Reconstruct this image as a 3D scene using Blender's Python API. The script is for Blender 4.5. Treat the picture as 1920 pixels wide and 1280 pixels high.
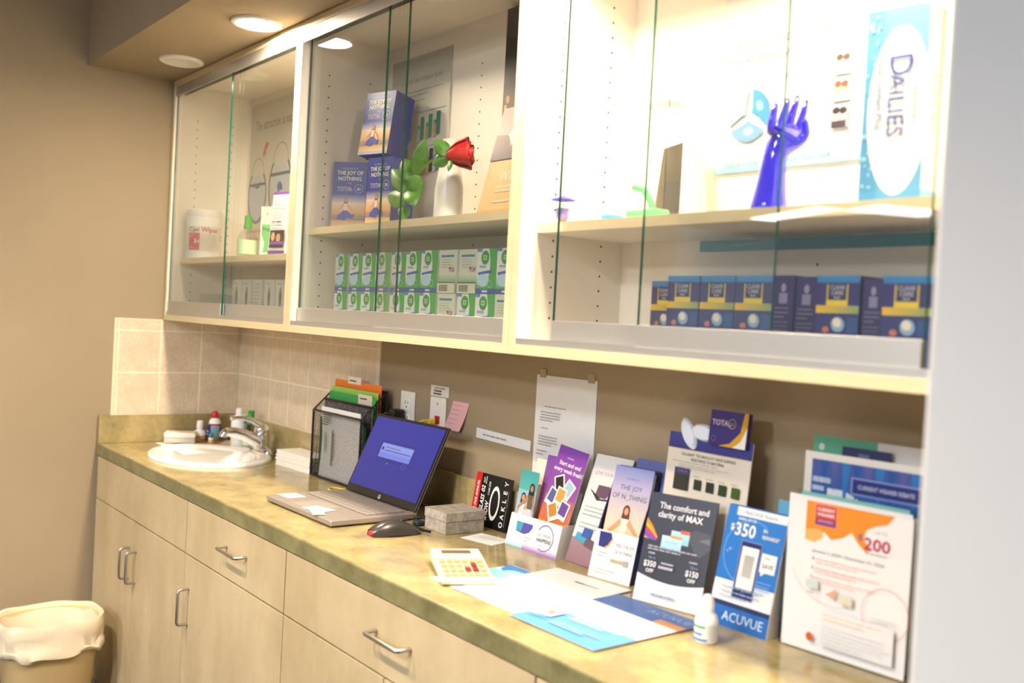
import bpy, bmesh, math, random
from mathutils import Matrix, Vector
random.seed(7)
for o in list(bpy.data.objects): bpy.data.objects.remove(o)
SC = bpy.context.scene
COL = SC.collection
PI = math.pi

# ------------------------------------------------------------------ camera
CX, CY, CZ = 3.6913, -1.5256, 1.4216
YAW, PITCH, ROLL, FPX = 0.9088, -0.0216, 0.0539, 1843.66
fw = Vector((-math.sin(YAW)*math.cos(PITCH), math.cos(YAW)*math.cos(PITCH), math.sin(PITCH)))
rt = fw.cross(Vector((0, 0, 1))).normalized(); up = rt.cross(fw)
r2 = rt*math.cos(ROLL)+up*math.sin(ROLL); u2 = -rt*math.sin(ROLL)+up*math.cos(ROLL)
cam = bpy.data.cameras.new('camera'); camo = bpy.data.objects.new('camera', cam); COL.objects.link(camo)
camo.matrix_world = Matrix(((r2.x, u2.x, -fw.x, CX), (r2.y, u2.y, -fw.y, CY), (r2.z, u2.z, -fw.z, CZ), (0, 0, 0, 1)))
cam.sensor_width = 36; cam.lens = FPX/1920*36; cam.clip_start = 0.02
cam.dof.use_dof = True; cam.dof.focus_distance = 2.55; cam.dof.aperture_fstop = 2.6
SC.camera = camo

# ------------------------------------------------------------------ world, exposure, light levels
wd = bpy.data.worlds.new('world'); SC.world = wd; wd.use_nodes = True
bg = wd.node_tree.nodes['Background']; bg.inputs[0].default_value = (0.92, 0.95, 1.0, 1); bg.inputs[1].default_value = 0.5
SC.view_settings.view_transform = 'Standard'; SC.view_settings.look = 'None'
SC.view_settings.exposure = 0.0; SC.view_settings.gamma = 1.0; SC.view_settings.use_curve_mapping = False
WARM = (1.0, 0.84, 0.63)
LAMP_L = 640.0          # soffit downlight lenses
ROOM_W = 225.0          # room downlights, narrow beams
PANEL_L = 112.0          # ceiling troffer and the added oblong fill panel

# ------------------------------------------------------------------ helpers
def lin(c):
    if isinstance(c, str):
        c = c.lstrip('#'); c = [int(c[i:i+2], 16) for i in (0, 2, 4)]
    if max(c[:3]) > 1.0: c = [v/255 for v in c]
    return tuple((v/12.92 if v <= 0.04045 else ((v+0.055)/1.055)**2.4) for v in c[:3])

MATS = {}
def mat(name, col=(200, 200, 200), rough=0.5, metal=0.0, spec=0.5, noise=None, bump=None, alpha=None, trans=0.0, emit=None, coat=0.0, grain=None):
    if name in MATS: return MATS[name]
    m = bpy.data.materials.new(name); m.use_nodes = True; MATS[name] = m
    nt = m.node_tree; b = nt.nodes['Principled BSDF']; c = lin(col)
    b.inputs['Base Color'].default_value = (*c, 1); b.inputs['Roughness'].default_value = rough
    b.inputs['Metallic'].default_value = metal; b.inputs['Specular IOR Level'].default_value = spec
    b.inputs['Transmission Weight'].default_value = trans; b.inputs['Coat Weight'].default_value = coat
    if emit: b.inputs['Emission Color'].default_value = (*emit[0], 1); b.inputs['Emission Strength'].default_value = emit[1]
    tc = nt.nodes.new('ShaderNodeTexCoord')
    if noise:   # (scale, other colour, detail, stretch xyz)
        sc, c2, det, st = noise
        mp = nt.nodes.new('ShaderNodeMapping'); mp.inputs['Scale'].default_value = st
        nt.links.new(tc.outputs['Object'], mp.inputs[0])
        n = nt.nodes.new('ShaderNodeTexNoise'); n.inputs['Scale'].default_value = sc; n.inputs['Detail'].default_value = det
        n.inputs['Roughness'].default_value = 0.6
        nt.links.new(mp.outputs[0], n.inputs['Vector'])
        r = nt.nodes.new('ShaderNodeValToRGB'); r.color_ramp.elements[0].position = 0.36; r.color_ramp.elements[1].position = 0.64
        r.color_ramp.elements[0].color = (*lin(c2), 1); r.color_ramp.elements[1].color = (*c, 1)
        nt.links.new(n.outputs['Fac'], r.inputs[0]); out = r.outputs[0]
        if grain:
            g = nt.nodes.new('ShaderNodeTexNoise'); g.inputs['Scale'].default_value = grain[0]; g.inputs['Detail'].default_value = 3
            nt.links.new(tc.outputs['Object'], g.inputs['Vector'])
            mx = nt.nodes.new('ShaderNodeMix'); mx.data_type = 'RGBA'; mx.blend_type = 'MULTIPLY'; mx.inputs[0].default_value = grain[1]
            rr = nt.nodes.new('ShaderNodeValToRGB'); rr.color_ramp.elements[0].position = .4; rr.color_ramp.elements[1].position = .6
            rr.color_ramp.elements[0].color = (.55, .55, .5, 1)
            nt.links.new(g.outputs['Fac'], rr.inputs[0])
            nt.links.new(out, mx.inputs[6]); nt.links.new(rr.outputs[0], mx.inputs[7]); out = mx.outputs[2]
        nt.links.new(out, b.inputs['Base Color'])
    if bump:    # (scale, strength)
        n = nt.nodes.new('ShaderNodeTexNoise'); n.inputs['Scale'].default_value = bump[0]; n.inputs['Detail'].default_value = 4
        nt.links.new(tc.outputs['Object'], n.inputs['Vector'])
        bp = nt.nodes.new('ShaderNodeBump'); bp.inputs['Strength'].default_value = bump[1]; bp.inputs['Distance'].default_value = 0.002
        nt.links.new(n.outputs['Fac'], bp.inputs['Height']); nt.links.new(bp.outputs[0], b.inputs['Normal'])
    if alpha is not None: b.inputs['Alpha'].default_value = alpha
    return m

def ink_material():
    m = bpy.data.materials.new('printed_ink'); m.use_nodes = True; nt = m.node_tree; b = nt.nodes['Principled BSDF']
    a = nt.nodes.new('ShaderNodeAttribute'); a.attribute_name = 'ink'
    nt.links.new(a.outputs['Color'], b.inputs['Base Color']); b.inputs['Roughness'].default_value = 0.38
    return m
INK = ink_material()
def screen_material():
    m = bpy.data.materials.new('lit_screen'); m.use_nodes = True; nt = m.node_tree; b = nt.nodes['Principled BSDF']
    a = nt.nodes.new('ShaderNodeAttribute'); a.attribute_name = 'ink'
    nt.links.new(a.outputs['Color'], b.inputs['Emission Color']); b.inputs['Emission Strength'].default_value = 0.85
    b.inputs['Base Color'].default_value = (.01, .01, .015, 1); b.inputs['Roughness'].default_value = 0.3
    return m
SCREEN = screen_material()
def pane_material():
    m = bpy.data.materials.new('clear_pane_glass'); m.use_nodes = True; nt = m.node_tree
    nt.nodes.remove(nt.nodes['Principled BSDF']); out = nt.nodes['Material Output']
    t = nt.nodes.new('ShaderNodeBsdfTransparent'); t.inputs[0].default_value = (.985, .988, .978, 1)
    g = nt.nodes.new('ShaderNodeBsdfGlossy'); g.inputs['Roughness'].default_value = 0.015; g.inputs[0].default_value = (.95, 1, .97, 1)
    f = nt.nodes.new('ShaderNodeFresnel'); gm = nt.nodes.new('ShaderNodeNewGeometry')
    ma = nt.nodes.new('ShaderNodeMath'); ma.operation = 'MULTIPLY_ADD'; ma.inputs[1].default_value = 1/1.5-1.5; ma.inputs[2].default_value = 1.5
    nt.links.new(gm.outputs['Backfacing'], ma.inputs[0]); nt.links.new(ma.outputs[0], f.inputs[0])
    mx = nt.nodes.new('ShaderNodeMixShader')
    nt.links.new(f.outputs[0], mx.inputs[0]); nt.links.new(t.outputs[0], mx.inputs[1]); nt.links.new(g.outputs[0], mx.inputs[2])
    nt.links.new(mx.outputs[0], out.inputs[0]); return m
PANE = pane_material()
def clear_material(name, tint, gloss=0.12):
    m = bpy.data.materials.new(name); m.use_nodes = True; nt = m.node_tree
    nt.nodes.remove(nt.nodes['Principled BSDF']); out = nt.nodes['Material Output']
    t = nt.nodes.new('ShaderNodeBsdfTransparent'); t.inputs[0].default_value = (*tint, 1)
    g = nt.nodes.new('ShaderNodeBsdfGlossy'); g.inputs['Roughness'].default_value = 0.08
    lw = nt.nodes.new('ShaderNodeLayerWeight'); lw.inputs[0].default_value = gloss*2.2
    ml = nt.nodes.new('ShaderNodeMath'); ml.operation = 'MULTIPLY'; ml.inputs[1].default_value = .22; nt.links.new(lw.outputs['Facing'], ml.inputs[0])
    mx = nt.nodes.new('ShaderNodeMixShader')
    nt.links.new(ml.outputs[0], mx.inputs[0]); nt.links.new(t.outputs[0], mx.inputs[1]); nt.links.new(g.outputs[0], mx.inputs[2])
    nt.links.new(mx.outputs[0], out.inputs[0]); return m
def mesh_metal():
    m = bpy.data.materials.new('black_wire_mesh'); m.use_nodes = True; nt = m.node_tree; b = nt.nodes['Principled BSDF']
    b.inputs['Base Color'].default_value = (.012, .012, .014, 1); b.inputs['Roughness'].default_value = .4
    tc = nt.nodes.new('ShaderNodeTexCoord'); v = nt.nodes.new('ShaderNodeTexVoronoi'); v.inputs['Scale'].default_value = 300; v.inputs['Randomness'].default_value = 0.15
    nt.links.new(tc.outputs['Object'], v.inputs['Vector'])
    gt = nt.nodes.new('ShaderNodeMath'); gt.operation = 'GREATER_THAN'; gt.inputs[1].default_value = 0.53
    nt.links.new(v.outputs['Distance'], gt.inputs[0]); nt.links.new(gt.outputs[0], b.inputs['Alpha']); return m

class MB:
    def __init__(s): s.v = []; s.f = []; s.mi = []; s.m = 0
    def add(s, vs, fs):
        n = len(s.v); s.v += [tuple(v) for v in vs]; s.f += [tuple(i+n for i in f) for f in fs]; s.mi += [s.m]*len(fs); return s
    def box(s, x0, y0, z0, x1, y1, z1):
        vs = [(x, y, z) for z in (z0, z1) for y in (y0, y1) for x in (x0, x1)]
        return s.add(vs, [(0, 2, 3, 1), (4, 5, 7, 6), (0, 1, 5, 4), (2, 6, 7, 3), (0, 4, 6, 2), (1, 3, 7, 5)])
    def prism(s, poly, z0, z1, axis='z'):
        n = len(poly)
        def P(a, b, c): return {'z': (a, b, c), 'y': (a, c, b), 'x': (c, a, b)}[axis]
        vs = [P(a, b, z0) for a, b in poly]+[P(a, b, z1) for a, b in poly]
        fs = [tuple(range(n-1, -1, -1)), tuple(range(n, 2*n))]+[(i, (i+1) % n, n+(i+1) % n, n+i) for i in range(n)]
        return s.add(vs, fs)
    def lathe(s, prof, n=24, c=(0, 0, 0), sx=1, sy=1, close=True):
        vs = []; fs = []
        for r, z in prof:
            for i in range(n):
                a = 2*PI*i/n; vs.append((c[0]+r*sx*math.cos(a), c[1]+r*sy*math.sin(a), c[2]+z))
        for k in range(len(prof)-1):
            for i in range(n):
                j = (i+1) % n; fs.append((k*n+i, k*n+j, (k+1)*n+j, (k+1)*n+i))
        if close:
            fs.append(tuple(range(n-1, -1, -1))); fs.append(tuple(range((len(prof)-1)*n, len(prof)*n)))
        return s.add(vs, fs)
    def tube(s, pts, r, n=8, caps=True):
        pts = [Vector(p) for p in pts]; R = r if isinstance(r, (list, tuple)) else [r]*len(pts); vs = []; fs = []; up = None
        for i, p in enumerate(pts):
            d = (pts[min(i+1, len(pts)-1)]-pts[max(i-1, 0)]).normalized()
            if up is None: up = d.orthogonal().normalized()
            a = (up-d*up.dot(d)).normalized(); up = a; b = d.cross(a)
            for k in range(n):
                t = 2*PI*k/n; vs.append(p+(a*math.cos(t)+b*math.sin(t))*R[i])
        for i in range(len(pts)-1):
            for k in range(n):
                j = (k+1) % n; fs.append((i*n+k, i*n+j, (i+1)*n+j, (i+1)*n+k))
        if caps: fs.append(tuple(range(n-1, -1, -1))); fs.append(tuple(range((len(pts)-1)*n, len(pts)*n)))
        return s.add(vs, fs)
    def ball(s, c, rx, ry, rz, n=16, k=10):
        prof = []
        vs = []; fs = []
        for i in range(1, k):
            t = PI*i/k
            for j in range(n):
                a = 2*PI*j/n; vs.append((c[0]+rx*math.sin(t)*math.cos(a), c[1]+ry*math.sin(t)*math.sin(a), c[2]-rz*math.cos(t)))
        for i in range(k-2):
            for j in range(n):
                q = (j+1) % n; fs.append((i*n+j, i*n+q, (i+1)*n+q, (i+1)*n+j))
        b = len(vs); vs += [(c[0], c[1], c[2]-rz), (c[0], c[1], c[2]+rz)]
        for j in range(n):
            q = (j+1) % n; fs.append((b, q, j)); fs.append((b+1, (k-2)*n+j, (k-2)*n+q))
        return s.add(vs, fs)
    def sheet(s, fn, nu, nv):
        vs = [fn(i/nu, j/nv) for j in range(nv+1) for i in range(nu+1)]
        fs = [(j*(nu+1)+i, j*(nu+1)+i+1, (j+1)*(nu+1)+i+1, (j+1)*(nu+1)+i) for j in range(nv) for i in range(nu)]
        return s.add(vs, fs)
    def build(s, name, mats, parent=None, bevel=0, seg=2, smooth=False, solid=0, subsurf=0):
        me = bpy.data.meshes.new(name); me.from_pydata(s.v, [], s.f)
        bm = bmesh.new(); bm.from_mesh(me); bmesh.ops.recalc_face_normals(bm, faces=bm.faces); bm.to_mesh(me); bm.free()
        for m in (mats if isinstance(mats, (list, tuple)) else [mats]): me.materials.append(m)
        if len(s.mi) == len(me.polygons): me.polygons.foreach_set('material_index', s.mi)
        o = bpy.data.objects.new(name, me); COL.objects.link(o)
        if parent: o.parent = parent
        if solid:
            q = o.modifiers.new('solid', 'SOLIDIFY'); q.thickness = solid; q.offset = 0
        if subsurf:
            q = o.modifiers.new('sub', 'SUBSURF'); q.levels = subsurf; q.render_levels = subsurf
        if bevel:
            q = o.modifiers.new('bevel', 'BEVEL'); q.width = bevel; q.segments = seg; q.limit_method = 'ANGLE'; q.angle_limit = 0.6
        if smooth or bevel:
            me.polygons.foreach_set('use_smooth', [True]*len(me.polygons))
            q = o.modifiers.new('wn', 'WEIGHTED_NORMAL') if bevel and not smooth else None
            if smooth:
                me.set_sharp_from_angle(angle=0.75)
        return o

def tag(o, label, cat, group=None):
    o['label'] = label; o['category'] = cat
    if group: o['group'] = group
    return o
def struct(o): o['kind'] = 'structure'; return o
def stuff(o): o['kind'] = 'stuff'; return o
def thing(name, label, cat, loc=(0, 0, 0), rotz=0.0, tilt=0.0, group=None):
    o = bpy.data.objects.new(name, None); COL.objects.link(o); o.empty_display_size = 0.05
    o.location = loc; o.rotation_euler = (-math.radians(tilt), 0, math.radians(rotz)); return tag(o, label, cat, group)

# ---- printed graphics: flat coloured shapes and lettering on a card face
GLYPH = {}
def glyphs(s, bold):
    k = (s, bold)
    if k not in GLYPH:
        cu = bpy.data.curves.new('t', 'FONT'); cu.body = s; cu.size = 1; cu.resolution_u = 2; cu.offset = 0.022 if bold else 0.0
        o = bpy.data.objects.new('t', cu); COL.objects.link(o)
        me = bpy.data.meshes.new_from_object(o.evaluated_get(bpy.context.evaluated_depsgraph_get()))
        V = [(v.co.x, v.co.y) for v in me.vertices]; F = [tuple(p.vertices) for p in me.polygons]
        bpy.data.objects.remove(o); bpy.data.curves.remove(cu); bpy.data.meshes.remove(me)
        GLYPH[k] = (V, F, (min(v[0] for v in V), max(v[0] for v in V)) if V else (0, 0))
    return GLYPH[k]
class Print:
    def __init__(s, w=None): s.v = []; s.c = []; s.f = []; s.l = 0; s.w = w     # w: trim the print at the card's width
    def _add(s, pts, cols, faces):
        n = len(s.v); s.l += 1
        if s.w: pts = [(min(max(x, 0), s.w), y) for x, y in pts]
        s.v += [(x, y, s.l) for x, y in pts]; s.c += cols; s.f += [tuple(i+n for i in f) for f in faces]; return s
    def poly(s, pts, col): return s._add(pts, [lin(col)]*len(pts), [tuple(range(len(pts)))])
    def rect(s, x0, y0, x1, y1, col, top=None, n=1, right=None):
        a = lin(col); b = lin(top) if top else a; pts = []; cs = []; fs = []
        for i in range(n+1):
            x = x0+(x1-x0)*i/n; pts += [(x, y0), (x, y1)]
            if right: w = i/n; q = tuple(a[k]*(1-w)+lin(right)[k]*w for k in range(3)); cs += [q, q]
            else: cs += [a, b]
        for i in range(n): fs.append((2*i, 2*i+2, 2*i+3, 2*i+1))
        return s._add(pts, cs, fs)
    def disc(s, cx, cy, rx, ry, col, n=24, rot=0):
        c, d = math.cos(rot), math.sin(rot)
        pts = [(cx+rx*math.cos(t)*c-ry*math.sin(t)*d, cy+rx*math.cos(t)*d+ry*math.sin(t)*c) for t in [2*PI*i/n for i in range(n)]]
        return s.poly(pts, col)
    def ring(s, cx, cy, r, w, col, a0=0, a1=360, n=28, sx=1.0, rot=0):
        pts = []; fs = []; c, d = math.cos(rot), math.sin(rot)
        for i in range(n+1):
            t = math.radians(a0+(a1-a0)*i/n)
            for q in (r-w, r):
                x, y = q*sx*math.cos(t), q*math.sin(t); pts.append((cx+x*c-y*d, cy+x*d+y*c))
        for i in range(n): fs.append((2*i, 2*i+1, 2*i+3, 2*i+2))
        return s._add(pts, [lin(col)]*len(pts), fs)
    def text(s, t, x, y, size, col, align='L', rot=0, bold=False, xs=1.0, slant=0.0):
        V, F, (a, b) = glyphs(t, bold); off = {'L': 0, 'C': -(a+b)/2, 'R': -b}[align]
        c, d = math.cos(math.radians(rot)), math.sin(math.radians(rot)); pts = []
        for vx, vy in V:
            px = (vx+off+slant*vy)*size*xs; py = vy*size; pts.append((x+px*c-py*d, y+px*d+py*c))
        return s._add(pts, [lin(col)]*len(pts), F)
    def para(s, x0, x1, y, n, dy, h, col, seed=0):
        R = random.Random(seed+int(x0*1e4)+int(y*1e4))
        for i in range(n):
            x = x0; e = x1-(x1-x0)*(R.random()*0.12 if i < n-1 else .35)
            while x < e:
                w = (x1-x0)*(.05+.11*R.random()); s.rect(x, y-i*dy, min(x+w, e), y-i*dy+h, col); x += w+(x1-x0)*.018
        return s
    def figure(s, cx, cy, h, skin, hair, top, skirt):   # a small printed person
        s.disc(cx, cy+h*.84, h*.075, h*.10, hair); s.poly([(cx-h*.1, cy+h*.62), (cx+h*.1, cy+h*.62), (cx+h*.06, cy+h*.9), (cx-h*.06, cy+h*.9)], hair)
        s.disc(cx, cy+h*.83, h*.045, h*.065, skin)
        s.poly([(cx-h*.09, cy+h*.7), (cx+h*.09, cy+h*.7), (cx+h*.07, cy+h*.4), (cx-h*.07, cy+h*.4)], top)
        s.poly([(cx-h*.09, cy+h*.7), (cx-h*.36, cy+h*.42), (cx-h*.34, cy+h*.38), (cx-h*.06, cy+h*.6)], skin)
        s.poly([(cx+h*.09, cy+h*.7), (cx+h*.36, cy+h*.42), (cx+h*.34, cy+h*.38), (cx+h*.06, cy+h*.6)], skin)
        s.poly([(cx-h*.07, cy+h*.42), (cx+h*.07, cy+h*.42), (cx+h*.3, cy+h*.25), (cx+h*.42, cy+h*.3), (cx+h*.3, cy+h*.08), (cx+h*.08, cy+h*.14), (cx, cy), (cx-h*.12, cy+h*.02), (cx-h*.36, cy+h*.08), (cx-h*.3, cy+h*.22)], skirt)
        return s
    def build(s, name, parent, fn=None, step=0.00009, base=0.0004, m=None):
        # fn maps (u, v, lift) to a local position; default: face of a card, front towards -Y
        fn = fn or (lambda u, v, e: (u, -e, v))
        me = bpy.data.meshes.new(name); me.from_pydata([fn(x, y, base+step*l) for x, y, l in s.v], [], s.f)
        at = me.color_attributes.new('ink', 'FLOAT_COLOR', 'POINT')
        flat = []
        k = .85 if m is None else 1.0   # paper stock is never a perfect white
        for c in s.c: flat += [c[0]*k, c[1]*k, c[2]*k, 1.0]
        at.data.foreach_set('color', flat)
        me.materials.append(m or INK); o = bpy.data.objects.new(name, me); COL.objects.link(o); o.parent = parent; return o

# ------------------------------------------------------------------ materials
M_wall = mat('taupe_wall_paint', (160, 143, 117), .75, bump=(260, .25), noise=(1.3, (155, 138, 112), 3, (1, 1, 1)))
M_white_wall = mat('white_wall_paint', (198, 198, 199), .7, bump=(220, .2))
M_ceil = mat('ceiling_paint', (205, 200, 190), .9, bump=(120, .2))
M_floor = mat('dark_carpet', (62, 54, 46), .95, noise=(90, (44, 38, 34), 4, (1, 1, 1)))
M_grout = mat('pale_grout', (240, 226, 200), .9)
M_tile = mat('beige_ceramic_tile', (226, 210, 186), .42, noise=(16, (214, 196, 170), 6, (1, 1, 1)), grain=(120, .25))
M_tile_edge = mat('glossy_bullnose_glaze', (226, 208, 180), .25)
M_stone = mat('olive_stone_laminate', (180, 160, 112), .15, noise=(9, (142, 130, 90), 7, (1, 1, 1)), grain=(70, .22), spec=.5)
M_stone_e = mat('olive_stone_laminate_nosing', (138, 130, 92), .3, noise=(14, (108, 104, 70), 7, (1, 1, 1)), grain=(80, .3))
M_lam = mat('tan_streaked_laminate', (196, 177, 142), .5, noise=(4.5, (180, 160, 124), 5, (1.6, 1.6, .55)), grain=(25, .10))
M_dark = mat('dark_gap', (26, 22, 18), .8)
M_steel = mat('brushed_steel', (188, 186, 182), .32, metal=1)
M_alu = mat('aluminium_rail', (205, 203, 200), .38, metal=.75)
M_chrome = mat('polished_chrome', (225, 225, 228), .06, metal=1)
M_mel = mat('white_melamine', (245, 236, 222), .45)
M_edge = mat('cream_edge_banding', (228, 210, 170), .45, noise=(8, (222, 202, 160), 4, (.4, 1, 3)))
M_gedge = mat('green_glass_edge', (16, 74, 58), .12)
M_hole = mat('pin_hole_dark', (52, 44, 36), .8)
M_porc = mat('white_porcelain', (246, 244, 240), .07, spec=.6, coat=.4)
M_paper = mat('white_paper', (224, 224, 226), .7)
M_card = mat('white_card', (222, 221, 220), .5)
M_board = mat('grey_cardboard_edge', (176, 170, 160), .8)
M_wplast = mat('white_plastic', (240, 240, 238), .35)
M_black = mat('black_plastic', (22, 22, 24), .35)
M_lens_on = mat('lit_lamp_lens', (255, 250, 240), .5, emit=(WARM, LAMP_L))
M_lens_off = mat('unlit_lamp_lens', (226, 220, 208), .6)
M_trim = mat('white_lamp_trim', (240, 236, 228), .4)
M_mesh = mesh_metal()
M_clear = clear_material('clear_plastic', (.93, .95, .95))
M_thin = clear_material('thin_clear_acrylic', (.985, .985, .98), .05)
M_amber = clear_material('amber_glass', (.93, .78, .58), .12)

# ------------------------------------------------------------------ room shell
XR = 3.15; ZT = 2.239; CEIL = 2.74; T = .1524; TH = .1548; SPZ = 1.0016
wl = struct(MB().box(-.12, -3.0, 0, -.006, .12, CEIL).build('wall_left', M_wall))
wb = struct(MB().box(-.006, .006, 0, 6.0, .12, CEIL).build('wall_back', M_wall))
struct(MB().box(XR, -.56, 0, XR+.16, .006, CEIL).build('wall_right', M_white_wall, bevel=.012, seg=3))
struct(MB().box(-5, -10, -.1, 6, .12, 0).build('floor', M_floor))
struct(MB().box(-5, -10, CEIL, 6, .12, CEIL+.1).build('ceiling', M_ceil))
struct(MB().box(-.006, -.6018, ZT, XR, .006, CEIL).build('soffit', M_wall))
struct(MB().box(-.006, -3.0, 0, .006, -.52, .1).build('baseboard_left', mat('dark_rubber_base', (50, 44, 40), .6), bevel=.003))

# tiles: each tile its own piece of the wall it covers
MB().box(-.006, -3*T-.016, SPZ-.004, -.0009, 0, 1.3535).build('grout_bed', M_grout, wl)
MB().box(0, .0010, SPZ-.004, 7*T+.016, .006, 1.3535).build('grout_bed', M_grout, wb)
def tile_mesh(w, h, mat_, vertical_axis):
    b = MB()
    if vertical_axis == 'x': b.box(-.006, -w/2, 0, 0, w/2, h)
    else: b.box(-w/2, 0, 0, w/2, .006, h)
    o = b.build('tile', mat_, bevel=.0016, seg=2); return o
proto = {}
def place_tile(axis, u, z, w, h, parent, m):
    k = (axis, round(w, 4), round(h, 4), m.name)
    if k not in proto: o = tile_mesh(w, h, m, axis); proto[k] = o
    else: o = proto[k].copy(); COL.objects.link(o)
    o.name = 'tile'; o.parent = parent; j = random.uniform(-.0004, .0002)
    o.location = (j, u, z) if axis == 'x' else (u, -j, z)
G = .0044
for r in range(3):
    z = SPZ+r*TH+G/2; h = TH-G if r < 2 else .040
    for c in range(3): place_tile('x', -(c+.5)*T, z, T-G, h, wl, M_tile)
    for c in range(7): place_tile('y', (c+.5)*T, z, T-G, h, wb, M_tile)
    place_tile('x', -3*T-.007, z, .012, h, wl, M_tile_edge); place_tile('y', 7*T+.007, z, .012, h, wb, M_tile_edge)
for c in range(1): MB().box(-.006, -3*T-.014, 1.3445, .0006, -.302, 1.3535).build('bullnose_trim', M_tile_edge, wl, bevel=.003)

# ------------------------------------------------------------------ downlights in the soffit and the room
def downlight(x, y, z, lit, label, r=.072, lens=None):
    t = thing('recessed_downlight', label, 'ceiling light', (x, y, z), group='recessed downlights')
    MB().lathe([(r*.80, -.001), (r*.82, -.008), (r*.9, -.0095), (r, -.006), (r*1.01, 0)], 40, close=False).build('trim_ring', M_trim, t, smooth=True)
    MB().lathe([(r*.82, -.0075), (r*.70, -.0035), (.003, -.0022)], 40, close=False).build('lens', lens or (M_lens_on if lit else M_lens_off), t, smooth=True)
    return t
downlight(.334, -.39, ZT, False, 'unlit round white downlight in the soffit nearest the left wall')
downlight(.958, -.39, ZT, True, 'glowing round downlight in the soffit above the first cabinet divider')
downlight(1.582, -.39, ZT, False, 'unlit round downlight in the soffit above the middle cabinet')
downlight(2.206, -.39, ZT, True, 'glowing round downlight in the soffit above the second cabinet divider')
downlight(2.83, -.39, ZT, True, 'glowing round downlight in the soffit nearest the white partition wall')
M_lens_room = mat('lit_room_lens', (255, 250, 240), .5, emit=(WARM, 30.0))
def room_light(x, y, label):
    t = downlight(x, y, CEIL, True, label, lens=M_lens_room)
    l = bpy.data.lights.new('beam', 'SPOT'); l.energy = ROOM_W; l.color = WARM; l.spot_size = math.radians(118); l.spot_blend = .55; l.shadow_soft_size = .06
    o = bpy.data.objects.new('beam', l); COL.objects.link(o); o.parent = t; o.location = (0, 0, -.02)
room_light(1.25, -1.83, 'glowing round downlight in the room ceiling in front of the sink')
room_light(2.35, -1.83, 'glowing round downlight in the room ceiling in front of the counter middle')
M_panel = mat('lit_panel', (255, 255, 255), .5, emit=((.93, .96, 1.0), PANEL_L)); M_far = mat('lit_far_panel', (255, 255, 255), .5, emit=((.9, .95, 1.0), 14.0))
def panel_light(x, y, w, d, rot, m, label):
    t = thing('ceiling_panel_light', label, 'ceiling light', (x, y, CEIL), rot)
    a, b, f = w/2, d/2, .03
    MB().box(-a, -b, -.012, a, -b+f, 0).box(-a, b-f, -.012, a, b, 0).box(-a, -b+f, -.012, -a+f, b-f, 0).box(a-f, -b+f, -.012, a, b-f, 0).build('frame', M_trim, t)
    MB().box(-a+f, -b+f, -.008, a-f, b-f, -.002).build('diffuser', m, t)
panel_light(3.0, -3.3, .62, .62, 0, M_panel, 'square white ceiling panel light behind the camera')
panel_light(2.0, -5.4, .62, 1.22, 0, M_panel, 'unseen oblong fill light panel added far behind the camera')  # unseen fill, added to brighten the back wall under the cabinets
panel_light(-2.9, -7.95, 1.5, .4, 23, M_far, 'long ceiling panel light far across the room, mirrored in the cabinet glass')
panel_light(-1.8, -8.2, .7, 1.0, 23, M_far, 'short ceiling panel light far across the room, mirrored in the cabinet glass')

# ------------------------------------------------------------------ base cabinets, worktop
CT = .9; YB = -.498; YF = -.5183
def pull(parent, x, z, L, vertical):
    p = []; h = .032; R = .009
    def pt(a, d): return (x, YB-.018-d, z+a) if vertical else (x+a, YB-.018-d, z)
    p = [pt(-L/2, -.001), pt(-L/2, h-R), pt(-L/2+R*.3, h-R*.3), pt(-L/2+R, h), pt(L/2-R, h), pt(L/2-R*.3, h-R*.3), pt(L/2, h-R), pt(L/2, -.001)]
    MB().tube(p, .0042, 10).build('handle', M_steel, parent, smooth=True)
def base_cab(x0, x1, label, doors, false_front=False, dhx=None):
    t = thing('base_cabinet', label, 'cabinet', (0, 0, 0), group='tan base cabinets under the worktop')
    b = MB().box(x0, YB+.0005, .072, x1, -.02, .742 if false_front else .8575)
    if false_front: b.box(x0, YB+.0005, .742, x1, YB+.02, .8575)
    b.build('carcass', M_dark, t)
    MB().box(x0, YB+.07, 0, x1, -.02, .0715).build('toe_kick', mat('black_toe_kick', (20, 18, 16), .7), t)
    g = .0026
    d = MB().box(x0+g, YB-.018, .7085, x1-g, YB, .8555).build('false_front' if false_front else 'drawer_front', M_lam, t, bevel=.001)
    if not false_front: pull(d, dhx, .790, .128, False)
    for a, b, hx in doors:
        q = MB().box(a+g*.7, YB-.018, .074, b-g*.7, YB, .7040).build('door', M_lam, t, bevel=.001)
        pull(q, hx, .564, .10, True)
base_cab(.017, .93, 'sink base cabinet with two doors beside the wastebasket', [(.017, .4645, .428), (.4645, .93, .494)], True)
base_cab(.93, 1.583, 'base cabinet with one wide door and drawer below the laptop', [(.93, 1.583, .974)], dhx=1.296)
base_cab(1.583, 2.504, 'widest drawer base cabinet with two doors below the calculator', [(1.583, 2.043, 1.99), (2.043, 2.504, 2.09)], dhx=2.072)
base_cab(2.504, XR, 'base cabinet with drawer and door against the white partition wall', [(2.504, XR, 2.55)], dhx=2.827)

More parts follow.
